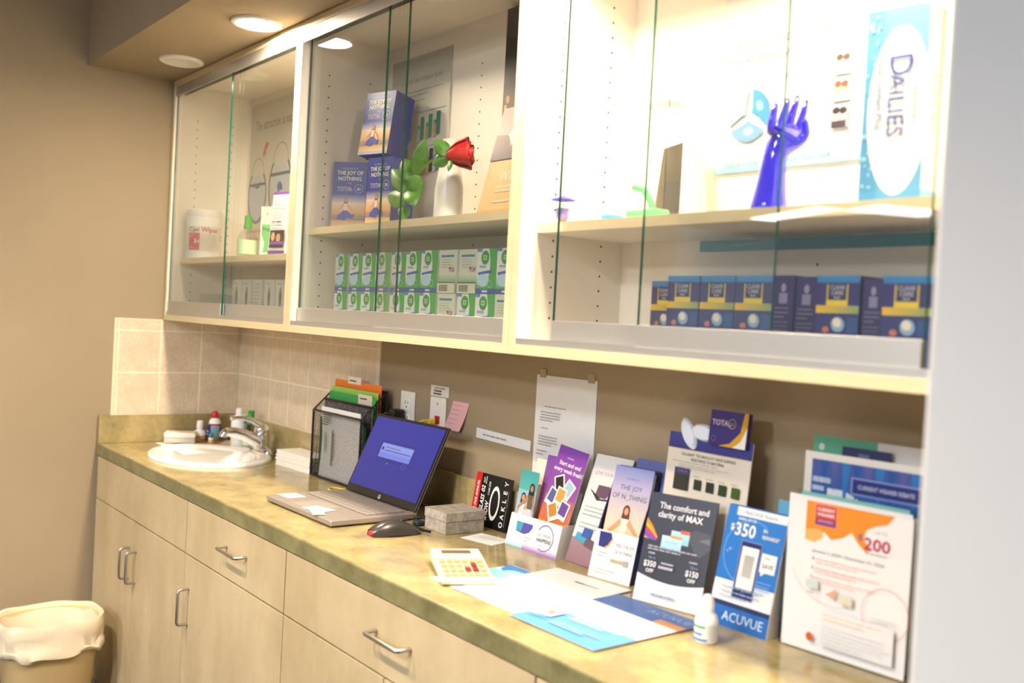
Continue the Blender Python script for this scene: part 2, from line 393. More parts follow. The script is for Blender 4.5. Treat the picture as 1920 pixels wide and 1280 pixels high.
wt = thing('worktop', 'long olive stone-look laminate worktop with backsplash lip', 'countertop')
SX, SY, SA, SB = .425, -.262, .252, .196     # sink oval
def worktop():
    b = MB(); n = 48; hx0, hx1 = .10, .76
    per = []
    ang = [2*PI*i/n for i in range(n)]
    inner = [(SX+(SA-.02)*math.cos(a), SY+(SB-.02)*math.sin(a)) for a in ang]
    outer = []
    for a in ang:
        c, s = math.cos(a), math.sin(a); k = []
        k.append(((hx1-SX)/c) if c > 1e-9 else ((hx0-SX)/c if c < -1e-9 else 9e9)); k.append(((-.0-SY)/s) if s > 1e-9 else ((YF+.004-SY)/s if s < -1e-9 else 9e9))
        q = min(k); outer.append((SX+c*q, SY+s*q))
    for cx_, cy_ in ((hx1, 0), (hx0, 0), (hx0, YF+.004), (hx1, YF+.004)):
        i = min(range(n), key=lambda j: (outer[j][0]-cx_)**2+(outer[j][1]-cy_)**2); outer[i] = (cx_, cy_)
    vs = [(x, y, CT) for x, y in inner]+[(x, y, CT) for x, y in outer]+[(x, y, CT-.038) for x, y in inner]
    b.add(vs, [(i, (i+1) % n, n+(i+1) % n, n+i) for i in range(n)]+[(i, (i+1) % n, 2*n+(i+1) % n, 2*n+i) for i in range(n)])
    b.add([(0, YF+.004, CT), (hx0, YF+.004, CT), (hx0, 0, CT), (0, 0, CT)], [(0, 1, 2, 3)])
    b.add([(hx1, YF+.004, CT), (XR, YF+.004, CT), (XR, 0, CT), (hx1, 0, CT)], [(0, 1, 2, 3)])
    b.build('slab_top', M_stone, wt)
    z0 = CT-.0415
    MB().prism([(YF+.004, CT), (YF+.0012, CT-.0012), (YF, CT-.004), (YF, z0+.002), (YF+.002, z0), (-.49, z0), (-.49, CT-.006)], 0, XR, 'x').build('front_nosing', M_stone_e, wt)
    MB().box(.0008, YF+.002, CT, .0175, 0, SPZ).build('side_splash', M_stone, wt, bevel=.0015)
    MB().box(.0175, -.019, CT, XR, .0015, SPZ).build('back_splash', M_stone, wt, bevel=.0015)
worktop()

# ------------------------------------------------------------------ sink and tap
sk = thing('sink', 'white oval porcelain drop-in sink in the worktop', 'sink', (SX, SY, CT))
b = MB(); n = 56; rings = [(1.0, 1.0, .0005, 0), (1.0, 1.0, .006, 0), (.985, .985, .0115, 0), (.955, .955, .0135, 0), (.90, .87, .0125, -.008), (.86, .80, .009, -.018), (.83, .76, .000, -.022), (.80, .72, -.02, -.024), (.72, .64, -.085, -.026), (.58, .5, -.128, -.028), (.3, .26, -.142, -.03), (.09, .11, -.145, -.03)]
vs = []; fs = []
for ax, ay, z, dy in rings:
    for i in range(n):
        a = 2*PI*i/n; vs.append((SA*ax*math.cos(a), SB*ay*math.sin(a)+dy, z))
for k in range(len(rings)-1):
    for i in range(n):
        j = (i+1) % n; fs.append((k*n+i, k*n+j, (k+1)*n+j, (k+1)*n+i))
b.add(vs, fs).build('basin', M_porc, sk, smooth=True)
MB().lathe([(.024, -.1445), (.024, -.142), (.016, -.1405), (.004, -.1415)], 24, (0, -.03, 0)).build('drain', M_chrome, sk, smooth=True)
MB().lathe([(.011, 0), (.011, .002), (.006, .003)], 16, (0, 0, 0)).build('overflow_ring', M_chrome, sk, smooth=True).matrix_local = Matrix.Translation((.14, .06, -.028)) @ Matrix.Rotation(-1.1, 4, 'Y')

tapo = thing('faucet', 'chrome single-lever faucet at the back of the oval sink', 'faucet', (.447, -.087, CT+.0125))
MB().lathe([(.078, 0), (.078, .006), (.07, .016), (.05, .022), (.03, .024)], 32, sx=1.0, sy=.36).build('base_plate', M_chrome, tapo, smooth=True)
MB().lathe([(.027, .015), (.026, .05), (.0255, .064), (.022, .072)], 28).build('body', M_chrome, tapo, smooth=True)
sp = [(0, -.005, .030), (0, -.03, .045), (0, -.065, .062), (0, -.10, .072), (0, -.128, .074), (0, -.138, .066), (0, -.140, .056)]
b = MB(); rr = [.024, .023, .020, .0175, .016, .015, .0145]
b.tube(sp, rr, 16).build('spout', M_chrome, tapo, smooth=True)
MB().ball((0, 0, .076), .026, .027, .024, 20, 12).build('handle_dome', M_chrome, tapo, smooth=True)
MB().tube([(0, -.01, .094), (0, -.04, .112), (0, -.075, .121), (0, -.108, .122)], [.013, .010, .0075, .007], 12).build('lever', M_chrome, tapo, smooth=True)
MB().ball((0, -.110, .122), .0095, .0095, .0095, 14, 8).build('lever_knob', M_chrome, tapo, smooth=True)
MB().tube([(0, .026, .02), (0, .026, .05)], .0022, 8).ball((0, .026, .054), .005, .005, .005, 10, 6).build('drain_rod', M_chrome, tapo, smooth=True)

# ------------------------------------------------------------------ upper display cabinets
ZB = 1.3535; YC = -.2993
def upper(x0, x1, label, shelf_z, panes, cols, zf):
    t = thing('display_cabinet', label, 'cabinet', (0, 0, 0), group='wall display cabinets with sliding glass')
    th = .0195
    def panel(name, bx, edge=True):
        o = MB().box(*bx).build(name, M_mel, t)
        return o
    lp = panel('side_panel', (x0, YC+.0008, ZB, x0+th, -.004, ZT-.002)); panel('side_panel', (x1-th, YC+.0008, ZB, x1, -.004, ZT-.002))
    panel('top_panel', (x0+th, YC+.0008, ZT-.024, x1-th, -.004, ZT-.002)); panel('bottom_panel', (x0+th, YC+.0008, ZB, x1-th, -.004, ZB+.0195))
    bk = panel('back_panel', (x0+th, -.012, ZB+.0195, x1-th, -.004, ZT-.024))
    for nm, bx in (('edge_strip', (x0, YC-.0012, ZB, x0+th, YC+.0008, ZT-.002)), ('edge_strip', (x1-th, YC-.0012, ZB, x1, YC+.0008, ZT-.002)),
                   ('edge_strip', (x0+th, YC-.0012, ZB, x1-th, YC+.0008, ZB+.0195)), ('edge_strip', (x0+th, YC-.0012, ZT-.024, x1-th, YC+.0008, ZT-.002))):
        MB().box(*bx).build(nm, M_edge, t)
    sh = MB().box(x0+th+.001, -.255, shelf_z-.0195, x1-th-.001, -.013, shelf_z).build('shelf', M_mel, t)
    MB().box(x0+th+.001, -.2565, shelf_z-.0195, x1-th-.001, -.255, shelf_z).build('shelf_edge', M_edge, sh)
    # tracks
    MB().box(x0+th, YC+.001, ZB+.0195, x1-th, -.262, ZB+.0225).box(x0+th, YC+.001, ZB+.0225, x1-th, YC+.0035, ZB+.033).box(x0+th, -.2645, ZB+.0225, x1-th, -.262, ZB+.03).build('bottom_track', M_alu, t)
    MB().box(x0+th, YC+.001, ZT-.060, x1-th, YC+.004, ZT-.024).box(x0+th, -.2645, ZT-.052, x1-th, -.262, ZT-.024).build('top_track', M_alu, t)
    for a, c, yg in panes:
        g = MB(); g.box(a, yg-.003, ZB+.034, c, yg+.003, ZT-.03)
        g.mi = [1, 1, 0, 0, 1, 1]
        p = g.build('glass_pane', [PANE, M_gedge], t)
        MB().box(a+.001, yg-.0065, ZB+.024, c-.001, yg-.0032, ZB+.0715).box(a+.001, yg+.0032, ZB+.024, c-.001, yg+.0065, ZB+.0715).box(a+.001, yg-.0065, ZB+.024, c-.001, yg+.0065, ZB+.0335).build('bottom_rail', M_alu, p, bevel=.0006)
    # holes drilled in the left side panel
    h2 = MB()
    def dot(x, y, z, ax):
        vs = []
        for i in range(8):
            a = 2*PI*i/8; vs.append((x, y+.0026*math.cos(a), z+.0026*math.sin(a)) if ax == 'x' else (x+.0026*math.cos(a), y, z+.0026*math.sin(a)))
        h2.add(vs, [tuple(range(8))])
    for y in (-.212, -.077):
        for k in range(30):
            z = 1.43+k*.032
            if z < 2.115 and not (shelf_z-.03 < z < shelf_z+.008): dot(x0+th+.0004, y, z, 'x')
    stuff(h2.build('shelf_pin_holes', M_hole, lp))
    if cols:
        h2 = MB()
        for k in range(30):
            z = 1.455+k*.032
            if z < 2.115 and not (shelf_z-.03 < z < shelf_z+.008): dot(cols, -.0124, z, 'y')
        stuff(h2.build('shelf_pin_holes', M_hole, bk))
    return t
YG1, YG2 = -.289, -.273   # front and rear glass tracks
upper(0.0, 1.0575, 'glass-front display cabinet with wipes tub and fishbowl poster, beside the left wall', 1.585, [(.0205, .541, YG1), (.50, 1.037, YG2)], None, 0)
upper(1.0585, 2.1055, 'glass-front display cabinet in the middle, holding the rose and the rows of green boxes', 1.655, [(1.082, 1.613, YG2), (1.543, 2.085, YG1)], 1.558, 0)
upper(2.1065, 3.149, 'glass-front display cabinet with the blue hand, next to the white partition', 1.622, [(2.213, 2.735, YG2), (2.462, 2.996, YG1)], 2.628, 0)
# grey front strip of upper edge under soffit is part of each top track

# ================================================================== things
def card(name, label, cat, bl, rot, tilt, w, h, th, m, pr=None, z=CT, group=None, roll=0.0, vs=1.0):
    t = thing(name, label, cat, (bl[0], bl[1], z+th*math.sin(math.radians(max(tilt, 0)))+.0003), rot, tilt, group)
    if roll: t.matrix_basis = Matrix.Translation(t.location) @ Matrix.Rotation(math.radians(rot), 4, 'Z') @ Matrix.Rotation(-math.radians(tilt), 4, 'X') @ Matrix.Rotation(math.radians(roll), 4, 'Y')
    MB().box(0, 0, 0, w, th, h).build('sheet', m, t)
    if pr: pr.build('printed_face', t, fn=lambda u, v, e: (u, -e, v*vs))
    return t
def flat(name, label, cat, bl, rot, w, h, th, m, pr=None, z=CT, group=None):
    t = thing(name, label, cat, (bl[0], bl[1], z+.0003), rot, 0, group)
    MB().box(0, 0, 0, w, h, th).build('sheet', m, t)
    if pr: pr.build('printed_face', t, fn=lambda u, v, e: (u, v, th+e))
    return t
def carton(name, label, cat, bl, z, rot, tilt, w, d, h, m, front=None, right=None, group=None, left=None):
    t = thing(name, label, cat, (bl[0], bl[1], z+d*math.sin(math.radians(max(tilt, 0)))+.0003), rot, tilt, group)
    MB().box(0, 0, 0, w, d, h).build('carton_body', m, t, bevel=.0012)
    if front: front.build('front_print', t)
    if right: right.build('side_print', t, fn=lambda u, v, e: (w+e, u, v))
    return t
def bottle(name, label, loc, prof, bm, cap, cm, band=None, group=None, n=24, sx=1, sy=1):
    t = thing(name, label, 'bottle', loc, group=group)
    MB().lathe(prof, n, sx=sx, sy=sy).build('bottle_body', bm, t, smooth=True)
    c = MB().lathe(cap, n).build('cap', cm, t, smooth=True)
    for z0, z1, r, m in band or []:
        MB().lathe([(r, z0), (r, z1)], n, sx=sx, sy=sy, close=False).build('label_band', m, t, smooth=True)
    return t
GREY = '#8a8a90'; NAVY = '#1b2352'; WHITE = '#f4f4f4'

# ------------------------------------------------------------------ beside the sink
flat('paper_towel', 'white paper towel sheet spread under the soap case', 'paper towel', (.05, -.325), 0, .30, .285, .0012, mat('towel_paper', (240, 236, 228), .9, bump=(400, .4)))
t = thing('soap_case', 'clear plastic case with white lid at the left end of the paper towel', 'case', (.085, -.245, CT+.0018), 65)
MB().box(-.055, -.035, .004, .055, .035, .022).box(-.05, -.03, 0, -.02, .03, .006).box(.02, -.03, 0, .05, .03, .006).build('case_bottom', mat('frosted_case_plastic', (190, 186, 176), .3), t, bevel=.004)
MB().box(-.056, -.036, .022, .056, .036, .042).build('lid', mat('ivory_plastic', (232, 226, 210), .4), t, bevel=.005)
bottle('drop_bottle', 'small plain white bottle with white screw cap beside the soap case', (.062, -.165, CT+.0018),
       [(.019, 0), (.022, .004), (.0225, .03), (.019, .041), (.010, .047), (.0085, .05)], M_wplast, [(.0125, .049), (.0125, .070), (.0115, .078), (.006, .080)], M_wplast)
M_blue_l = mat('blue_label', (45, 60, 150), .4); M_red = mat('red_plastic', (190, 30, 38), .35); M_lightlab = mat('pale_blue_label', (150, 190, 215), .4)
t = bottle('solution_bottle', 'white solution bottle with red cap and blue label', (.085, -.117, CT+.0018),
       [(.021, 0), (.0225, .003), (.0225, .072), (.019, .083), (.0125, .089), (.0115, .092)], M_wplast, [(.0125, .091), (.0135, .096), (.0135, .104), (.010, .114), (.0045, .117)], M_red,
       [(.064, .070, .0228, M_red), (.006, .064, .0228, M_blue_l)])
pr = Print(); pr.rect(0, 0, .034, .055, '#a9cbe0', n=10).para(.003, .031, .047, 6, .007, .0028, '#4a6fa8').rect(-.028, 0, 0, .055, '#2f3f96', '#24307c', n=8).rect(-.026, .03, -.006, .036, '#ffffff', n=4).rect(-.024, .02, -.01, .024, '#ffffff', n=4).rect(-.028, 0, 0, .012, '#3f74c8', n=8)
pr.build('label_print', t, fn=lambda u, v, e: ((.0230+e)*math.sin(u/.023+.55), -(.0230+e)*math.cos(u/.023+.55), v+.008))
t = thing('glass_dish', 'shallow amber glass dish in front of the red-capped bottle', 'dish', (.150, -.155, CT+.0018))
MB().lathe([(.022, 0), (.040, .006), (.058, .020), (.0605, .0255), (.058, .0255), (.055, .020), (.037, .0085), (.004, .004)], 36, close=False).build('bowl', M_amber, t, smooth=True)
bottle('dropper_bottle', 'tiny eye drop bottle with teal cap standing in the amber dish', (.138, -.150, CT+.0075), [(.009, 0), (.0095, .002), (.0095, .016), (.006, .02)], M_wplast, [(.0095, .019), (.0095, .028), (.005, .036), (.002, .038)], mat('teal_plastic', (20, 140, 125), .35))
t = thing('acrylic_block', 'small clear acrylic box against the splash between the red and the tall white bottle', 'box', (.05, -.085, CT+.0018), 20)
MB().box(-.02, -.02, 0, .02, .02, .098).build('clear_walls', M_clear, t, bevel=.002)
bottle('tall_bottle', 'tall white squeeze bottle in the sink corner', (.180, -.060, CT+.0018),
       [(.027, 0), (.030, .004), (.030, .085), (.025, .104), (.0145, .113), (.0115, .116)], M_wplast, [(.0135, .115), (.0135, .130), (.0125, .1365), (.006, .139)], M_wplast)
bottle('blue_cap_bottle', 'clear bottle with blue cap between the tall white and green-capped bottles', (.218, -.046, CT+.0003),
       [(.016, 0), (.017, .003), (.017, .075), (.0105, .084), (.009, .088)], M_clear, [(.0115, .087), (.0115, .110), (.006, .112)], mat('blue_plastic', (30, 70, 190), .35))
t = bottle('spray_bottle', 'clear spray bottle with bright green cap behind the faucet', (.262, -.050, CT+.0003),
       [(.025, 0), (.028, .004), (.028, .066), (.020, .080), (.012, .086), (.011, .09)], M_clear, [(.0145, .088), (.0150, .092), (.0145, .108), (.0125, .112), (.0120, .137), (.006, .138)], mat('green_plastic', (40, 150, 40), .3),
       [(.012, .05, .0283, mat('pale_green_label', (205, 225, 205), .4))])

t = thing('hand_towels', 'stack of folded white paper towels beside the file sorter', 'paper towels', (.640, -.118, CT+.0003), 3)
R = random.Random(3)
for k in range(14):
    j = R.uniform(-.002, .002)
    MB().box(j, j, k*.0036, .225+j, .088, k*.0036+.0031).build('folded_sheet', MATS['towel_paper'], t)

# ------------------------------------------------------------------ file sorter
fs = thing('file_sorter', 'black wire mesh file sorter with coloured folders beside the laptop', 'file sorter', (.874, -.107, CT), 0.6)
FW, FD, FH0, FH1 = .300, .082, .207, .288
def prof(y): return FH0+(FH1-FH0)*min(1, y/FD)
for y in (0, .036, FD):
    MB().box(.003, y-.0005, .004, FW-.003, y+.0005, prof(y)).build('mesh_panel', M_mesh, fs)
for x in (0, FW):
    MB().prism([(0, .003), (FD, .003), (FD, FH1), (0, FH0)], x-.0005, x+.0005, 'x').build('mesh_panel', M_mesh, fs)
MB().box(0, 0, .001, FW, FD, .003).build('mesh_floor', M_mesh, fs)
fr = MB()
for x in (0, FW): fr.tube([(x, 0, .003), (x, 0, FH0), (x, FD, FH1), (x, FD, .003), (x, 0, .003)], .0036, 8)
for y in (0, .036, FD): fr.tube([(0, y, prof(y)), (FW, y, prof(y))], .0036, 8)
fr.tube([(0, 0, .0036), (FW, 0, .0036)], .0036, 8); fr.tube([(0, FD, .0036), (FW, FD, .0036)], .0036, 8)
fr.build('wire_frame', mat('black_wire', (14, 14, 16), .35), fs, smooth=True)
def folder(name, label, m, y, z1, tab=None, cat='folder', curl=0.0, x0=.006, x1=.292, lab=None, drop=.008):
    t = thing(name, label, cat, (.874+.0, -.107+y, CT+.006), 0.6)
    MB().sheet(lambda u, v: (x0+(x1-x0)*u, curl*math.sin(PI*v)*(1-u), z1*v), 8, 12).build('folder_sheet', m, t, solid=.0012)
    if tab:
        a, c, h = tab; MB().box(a, -.0014, z1-drop, c, -.0007 if lab else .0004, z1+h).build('tab', mat('cream_label', (226, 216, 196), .6) if lab else m, t)
        if lab: Print().para(a+.01, c-.006, z1-drop*.4+h*.2, 1, .01, .0042, '#4a4640').build('tab_print', t, base=.0018)
    return t
M_or = mat('orange_card', (232, 120, 34), .6); M_gr = mat('green_card', (60, 165, 85), .6); M_lg = mat('lime_card', (150, 205, 90), .6)
folder('file_folder', 'orange folder at the back of the mesh sorter', M_or, .068, .300, (.09, .17, .014), lab='Contact Lens Orders')
folder('file_folder', 'lime green folder between the orange and the green folders', M_lg, .058, .278)
folder('file_folder', 'mid green folder with a white tab label in the mesh sorter', M_gr, .050, .262, (.19, .272, .006), lab='Contact Rx Requests', drop=.024)
folder('loose_papers', 'white papers standing in the middle slot of the sorter', M_paper, .042, .236, cat='papers')
folder('loose_papers', 'dark green sheet behind the grey papers in the front slot', mat('dark_green_card', (24, 84, 52), .6), .022, .18, cat='papers')
t = thing('printed_sheets', 'white printed sheets showing through the front mesh of the sorter', 'papers', (.874, -.107+.010, CT+.006), 0.6)
for k in range(4):
    MB().sheet(lambda u, v, k=k: (.032+.014*math.sin(PI*v)*(1-u)+.246*u, .003*k+.006*(1-v)*0, .216*v-.004*k), 8, 14).build('sheet', M_paper, t)
pr = Print().para(.05, .11, .19, 5, .007, .003, '#777777').rect(.072, .075, .076, .14, '#777777').rect(.081, .085, .084, .13, '#888888').rect(.115, .04, .121, .15, '#777777').rect(.127, .06, .131, .14, '#8a8a8a')
pr.build('handwriting', t, fn=lambda u, v, e: (u, -e-.0008, v))

# ------------------------------------------------------------------ laptop
lp = thing('laptop', 'open silver laptop with a blue screen on the worktop', 'laptop', (1.222, -.410, CT+.003), 0.4)
LW, LD = .366, .247
M_silver = mat('laptop_silver', (158, 149, 142), .42, metal=.45); M_keys = mat('laptop_keys', (136, 127, 120), .5)
MB().prism([(0, 0), (LW, 0), (LW, LD), (0, LD)], 0.0, .0155).build('base', M_silver, lp, bevel=.004)
MB().box(.01, .01, -.003, LW-.01, LD-.01, .0005).build('underside', M_black, lp)
kb = MB().box(.018, .108, .0153, LW-.018, .222, .0158).build('keyboard_deck', mat('key_well', (96, 90, 86), .6), lp)
kp = None
for r in range(6):
    for c in range(15):
        if r == 0 and 4 <= c <= 8: continue
        x = .021+c*.0218; y = .110+r*.0186
        if kp is None:
            o = MB().box(0, 0, .0157, .0192, .0160, .0176).build('key', M_keys, kb, bevel=.0008, seg=1); kp = o
        else: o = kp.copy(); COL.objects.link(o); o.parent = kb
        o.location = (x, y, 0)
MB().box(.021+4*.0218, .110, .0157, .021+9*.0218-.0026, .126, .0176).build('space_bar', M_keys, kb, bevel=.0008, seg=1)
MB().box(.125, .015, .0154, .235, .095, .0158).build('touchpad', mat('touchpad_grey', (150, 141, 134), .35), lp)
MB().box(.006, .030, .0155, .07, .082, .0159).build('white_sticker', M_card, lp)
MB().box(.27, .012, .0155, .30, .022, .016).build('badge_sticker', M_card, lp)
HT = 24.0
sc = bpy.data.objects.new('screen_lid', None)
lid = MB().box(0, 0, 0, LW-.004, .006, .238).build('screen_lid', mat('lid_black', (28, 26, 27), .4), lp, bevel=.002)
lid.matrix_local = Matrix.Translation((.002, LD-.010, .012)) @ Matrix.Rotation(-math.radians(HT), 4, 'X')
MB().tube([(.03, LD-.008, .012), (LW-.03, LD-.008, .012)], .0065, 10).build('hinge_bar', M_black, lp, smooth=True)
MB().box(-.0004, .0058, 0, LW-.0036, .0072, .238).build('lid_shell', M_silver, lid)
pr = Print(); pr.rect(.008, .026, LW-.012, .230, '#2a2f9c', '#3238ac').rect(.082, .108, .262, .166, '#2b2f90').rect(.092, .118, .252, .160, '#7f8ff0').rect(.092, .132, .252, .157, '#8d9df4', '#9fabf8')
pr.rect(.115, .139, .245, .141, '#3c4288').rect(.115, .148, .19, .150, '#5a62b0').disc(.103, .144, .005, .005, '#3c1c60').rect(.15, .103, .153, .106, '#d0d8ff').ring(.235, .107, .007, .001, '#6a74d0', sx=1.6)
pr.build('display', lid, m=SCREEN, base=.0012)
Print().ring(.181, .013, .0058, .0012, '#d8d4d0').text('hp', .181, .0105, .0075, '#e8e4e0', 'C', slant=.25).build('maker_badge', lid, base=.0008)
flat('paper_scrap', 'small white paper slips lying on the front right of the laptop', 'paper', (1.425, -.405), 12, .075, .05, .0006, M_paper, Print().rect(.004, .035, .03, .048, '#bcd6ea'), z=CT+.0192)
flat('paper_scrap', 'folded cream note crossing the paper slips on the laptop', 'paper', (1.452, -.398), -18, .07, .03, .0006, mat('cream_paper', (242, 232, 205), .7), z=CT+.0202)
t = thing('network_cable', 'yellow network cable running from the wall jack to the laptop', 'cable')
cp = [(1.412, -.014, 1.129), (1.405, -.03, 1.131), (1.388, -.042, 1.124), (1.372, -.05, 1.09), (1.36, -.055, 1.0), (1.33, -.06, .93), (1.27, -.085, .9045), (1.21, -.12, .9045), (1.165, -.15, .907), (1.15, -.172, .9085), (1.158, -.19, .909), (1.182, -.2, .910), (1.222, -.203, .911)]
def smooth_path(p, k=6):
    p = [Vector(q) for q in p]; out = []
    for i in range(len(p)-1):
        a, b, c, d = p[max(i-1, 0)], p[i], p[i+1], p[min(i+2, len(p)-1)]
        for s_ in range(k):
            q = s_/k; out.append(.5*((2*b)+(c-a)*q+(2*a-5*b+4*c-d)*q*q+(3*b-a-3*c+d)*q**3))
    return out+[p[-1]]
MB().tube(smooth_path(cp), .0028, 8).build('cable', mat('yellow_cable', (226, 196, 40), .45), t, smooth=True)
MB().box(1.404, -.026, 1.122, 1.42, -.008, 1.136).build('plug_boot', MATS['yellow_cable'], t, bevel=.003)
t = thing('power_cord', 'black power plug and cord behind the laptop screen', 'cord')
MB().tube(smooth_path([(1.228, -.04, 1.132), (1.215, -.06, 1.12), (1.235, -.065, 1.02), (1.30, -.06, .92), (1.45, -.055, .9045), (1.58, -.07, .9045), (1.64, -.11, .9045), (1.615, -.15, .908), (1.592, -.175, .909)]), .003, 8).build('cord', M_black, t, smooth=True)
MB().box(1.222, -.045, 1.118, 1.256, -.0065, 1.146).build('plug', M_black, t, bevel=.006)
t = thing('adapter_cable', 'dark grey adapter lead lying between the mouse and the granite box', 'cable')
MB().tube(smooth_path([(1.60, -.165, .9075), (1.63, -.19, .905), (1.655, -.215, .9045), (1.70, -.222, .9045), (1.735, -.218, .905)]), .0032, 8).build('cable', M_black, t, smooth=True)
MB().box(1.632, -.205, .901, 1.655, -.18, .912).build('connector', mat('dark_teal_plastic', (40, 58, 62), .5), t, bevel=.003)

# ------------------------------------------------------------------ mouse
ms = thing('computer_mouse', 'dark grey optical mouse glowing red at its tail', 'mouse', (1.706, -.300, CT+.0003), -8)
def mouse_pt(u, v):
    a = (u-.5)*PI; y = -.062+.124*v; prof_h = .036*math.sin(PI*min(1, max(0, .08+.9*v)))**.6*(1-.25*max(0, v-.45))
    wv = .031*(math.sin(PI*(.06+.88*v)))**.35*(1-.12*math.sin(PI*v))
    return (wv*math.sin(a)*(1 if abs(u-.5) < .5 else 1), y, max(.0, prof_h*math.cos(a)**.55 if abs(math.cos(a)) > 1e-6 else 0))
MB().sheet(mouse_pt, 18, 24).build('shell', mat('mouse_grey', (62, 58, 56), .28, metal=.3), ms, smooth=True)
MB().box(-.0045, .012, .030, .0045, .032, .036).build('scroll_wheel', M_black, ms, bevel=.003)
MB().ball((0, -.058, .008), .012, .008, .006, 14, 8).build('tail_light', mat('red_glow', (220, 20, 30), .3, emit=((1, .02, .05), 1.3)), ms, smooth=True)
MB().lathe([(.0305, 0), (.0305, .003)], 24, sx=.98, sy=1.95).build('mouse_base', M_black, ms)

# ------------------------------------------------------------------ granite box, papers, calculator
gb = thing('granite_box', 'small grey marbled lidded box beside the laptop', 'box', (1.670, -.192, CT+.0003), -1)
M_gran = mat('grey_marbled_paper', (188, 180, 170), .55, noise=(60, (150, 143, 135), 6, (1, 1, 1)), grain=(150, .3))
MB().box(0, 0, 0, .094, .112, .030).build('box_base', M_gran, gb, bevel=.001)
MB().box(-.0015, -.0015, .030, .0955, .1135, .052).build('lid', M_gran, gb, bevel=.0012)
flat('paper_sheet', 'white paper lying under the brochure box beside the granite box', 'paper', (1.80, -.175), 12, .10, .075, .0008, M_paper, Print().para(.02, .09, .06, 5, .01, .002, '#b8bcc6'))
pr = Print().rect(0, 0, .27, .21, '#bfe0f4').rect(0, 0, .27, .05, '#d9eefa', '#bfe0f4').rect(0, .12, .2, .165, '#7cc8c4').disc(.035, .185, .03, .02, '#2f7fd0').disc(.06, .17, .03, .02, '#8fd0e8').rect(.0, .19, .09, .21, '#3a8be0')
flat('blue_leaflet', 'pale blue leaflet partly under the calculator and the white sheet', 'leaflet', (2.068, -.437), 1, .272, .215, .0006, M_card, pr)
cl = thing('calculator', 'cream desktop calculator with two red keys', 'calculator', (2.134, -.452, CT+.0012), 64.6)
b = MB(); CWd, CH = .106, .186
b.prism([(0, .002), (CH, .010), (CH, .030), (CH*.72, .026), (0, .013)], 0, CWd, 'x').build('case', mat('cream_plastic', (214, 200, 172), .4), cl, bevel=.004, seg=3)
def ctop(y): return .013+(.026-.013)*y/(CH*.72) if y < CH*.72 else .026+.004*(y-CH*.72)/(CH*.28)
def slab(x0, y0, x1, y1, h, nm, m, par):
    b = MB(); b.add([(x0, y0, ctop(y0)-.001), (x1, y0, ctop(y0)-.001), (x1, y1, ctop(y1)-.001), (x0, y1, ctop(y1)-.001), (x0, y0, ctop(y0)+h), (x1, y0, ctop(y0)+h), (x1, y1, ctop(y1)+h), (x0, y1, ctop(y1)+h)],
        [(0, 3, 2, 1), (4, 5, 6, 7), (0, 1, 5, 4), (1, 2, 6, 5), (2, 3, 7, 6), (3, 0, 4, 7)]); return b.build(nm, m, par, bevel=.0006)
slab(.022, .150, .084, .172, .0006, 'display', mat('lcd_grey', (92, 82, 64), .25), cl)
slab(.006, .1205, .100, .1235, .0004, 'blue_stripe', mat('calc_blue', (110, 190, 205), .4), cl)
M_key = mat('calc_key', (176, 146, 112), .45); M_rkey = mat('calc_red_key', (120, 36, 28), .45)
for r in range(4):
    for c in range(6):
        m = M_rkey if (r, c) in ((1, 3), (1, 4), (2, 4)) else M_key
        slab(.009+c*.0152, .016+r*.0262, .009+c*.0152+.0115, .016+r*.0262+.018, .0032, 'key', m, cl)
pr = Print().rect(0, 0, .205, .29, '#f4f4f6').rect(.045, .105, .185, .108, '#6b5a50').rect(.045, .104, .075, .109, '#55463e').rect(.165, .104, .187, .109, '#55463e').para(.02, .07, .125, 2, .007, .002, '#cfc8c8').rect(.10, .235, .165, .238, '#8a8a90').rect(.10, .2345, .125, .2385, '#55555c')
flat('white_form', 'blank white printed form in the middle of the worktop', 'paper', (2.156, -.441), 5.5, .203, .288, .0008, M_paper, pr, z=CT+.0012)
pr = Print().rect(0, 0, .216, .272, '#5b9be8', '#6aa8ee').rect(0, .196, .216, .272, '#2d5fae', '#3569b8').rect(.0, .1, .216, .196, '#f3ece6').rect(.0, .128, .14, .15, '#efe2da').rect(.155, .196, .216, .222, '#c98a58').text('ACUVUE', .105, .235, .026, '#9db8e0', 'L')
pr.para(.07, .20, .086, 2, .012, .007, '#a9cdf6').para(.07, .20, .04, 2, .012, .007, '#8fbcf2').rect(.012, .05, .052, .088, '#f4eee6').para(.01, .2, .18, 6, .012, .002, '#ddd2cc').rect(.026, .06, .04, .075, '#d9b78e').para(.014, .06, .036, 2, .008, .004, '#c6def8')
flat('blue_flyer', 'glossy blue and white flyer near the worktop front edge', 'flyer', (2.345, -.449), 0.5, .216, .272, .0008, M_card, pr, z=CT+.0024)

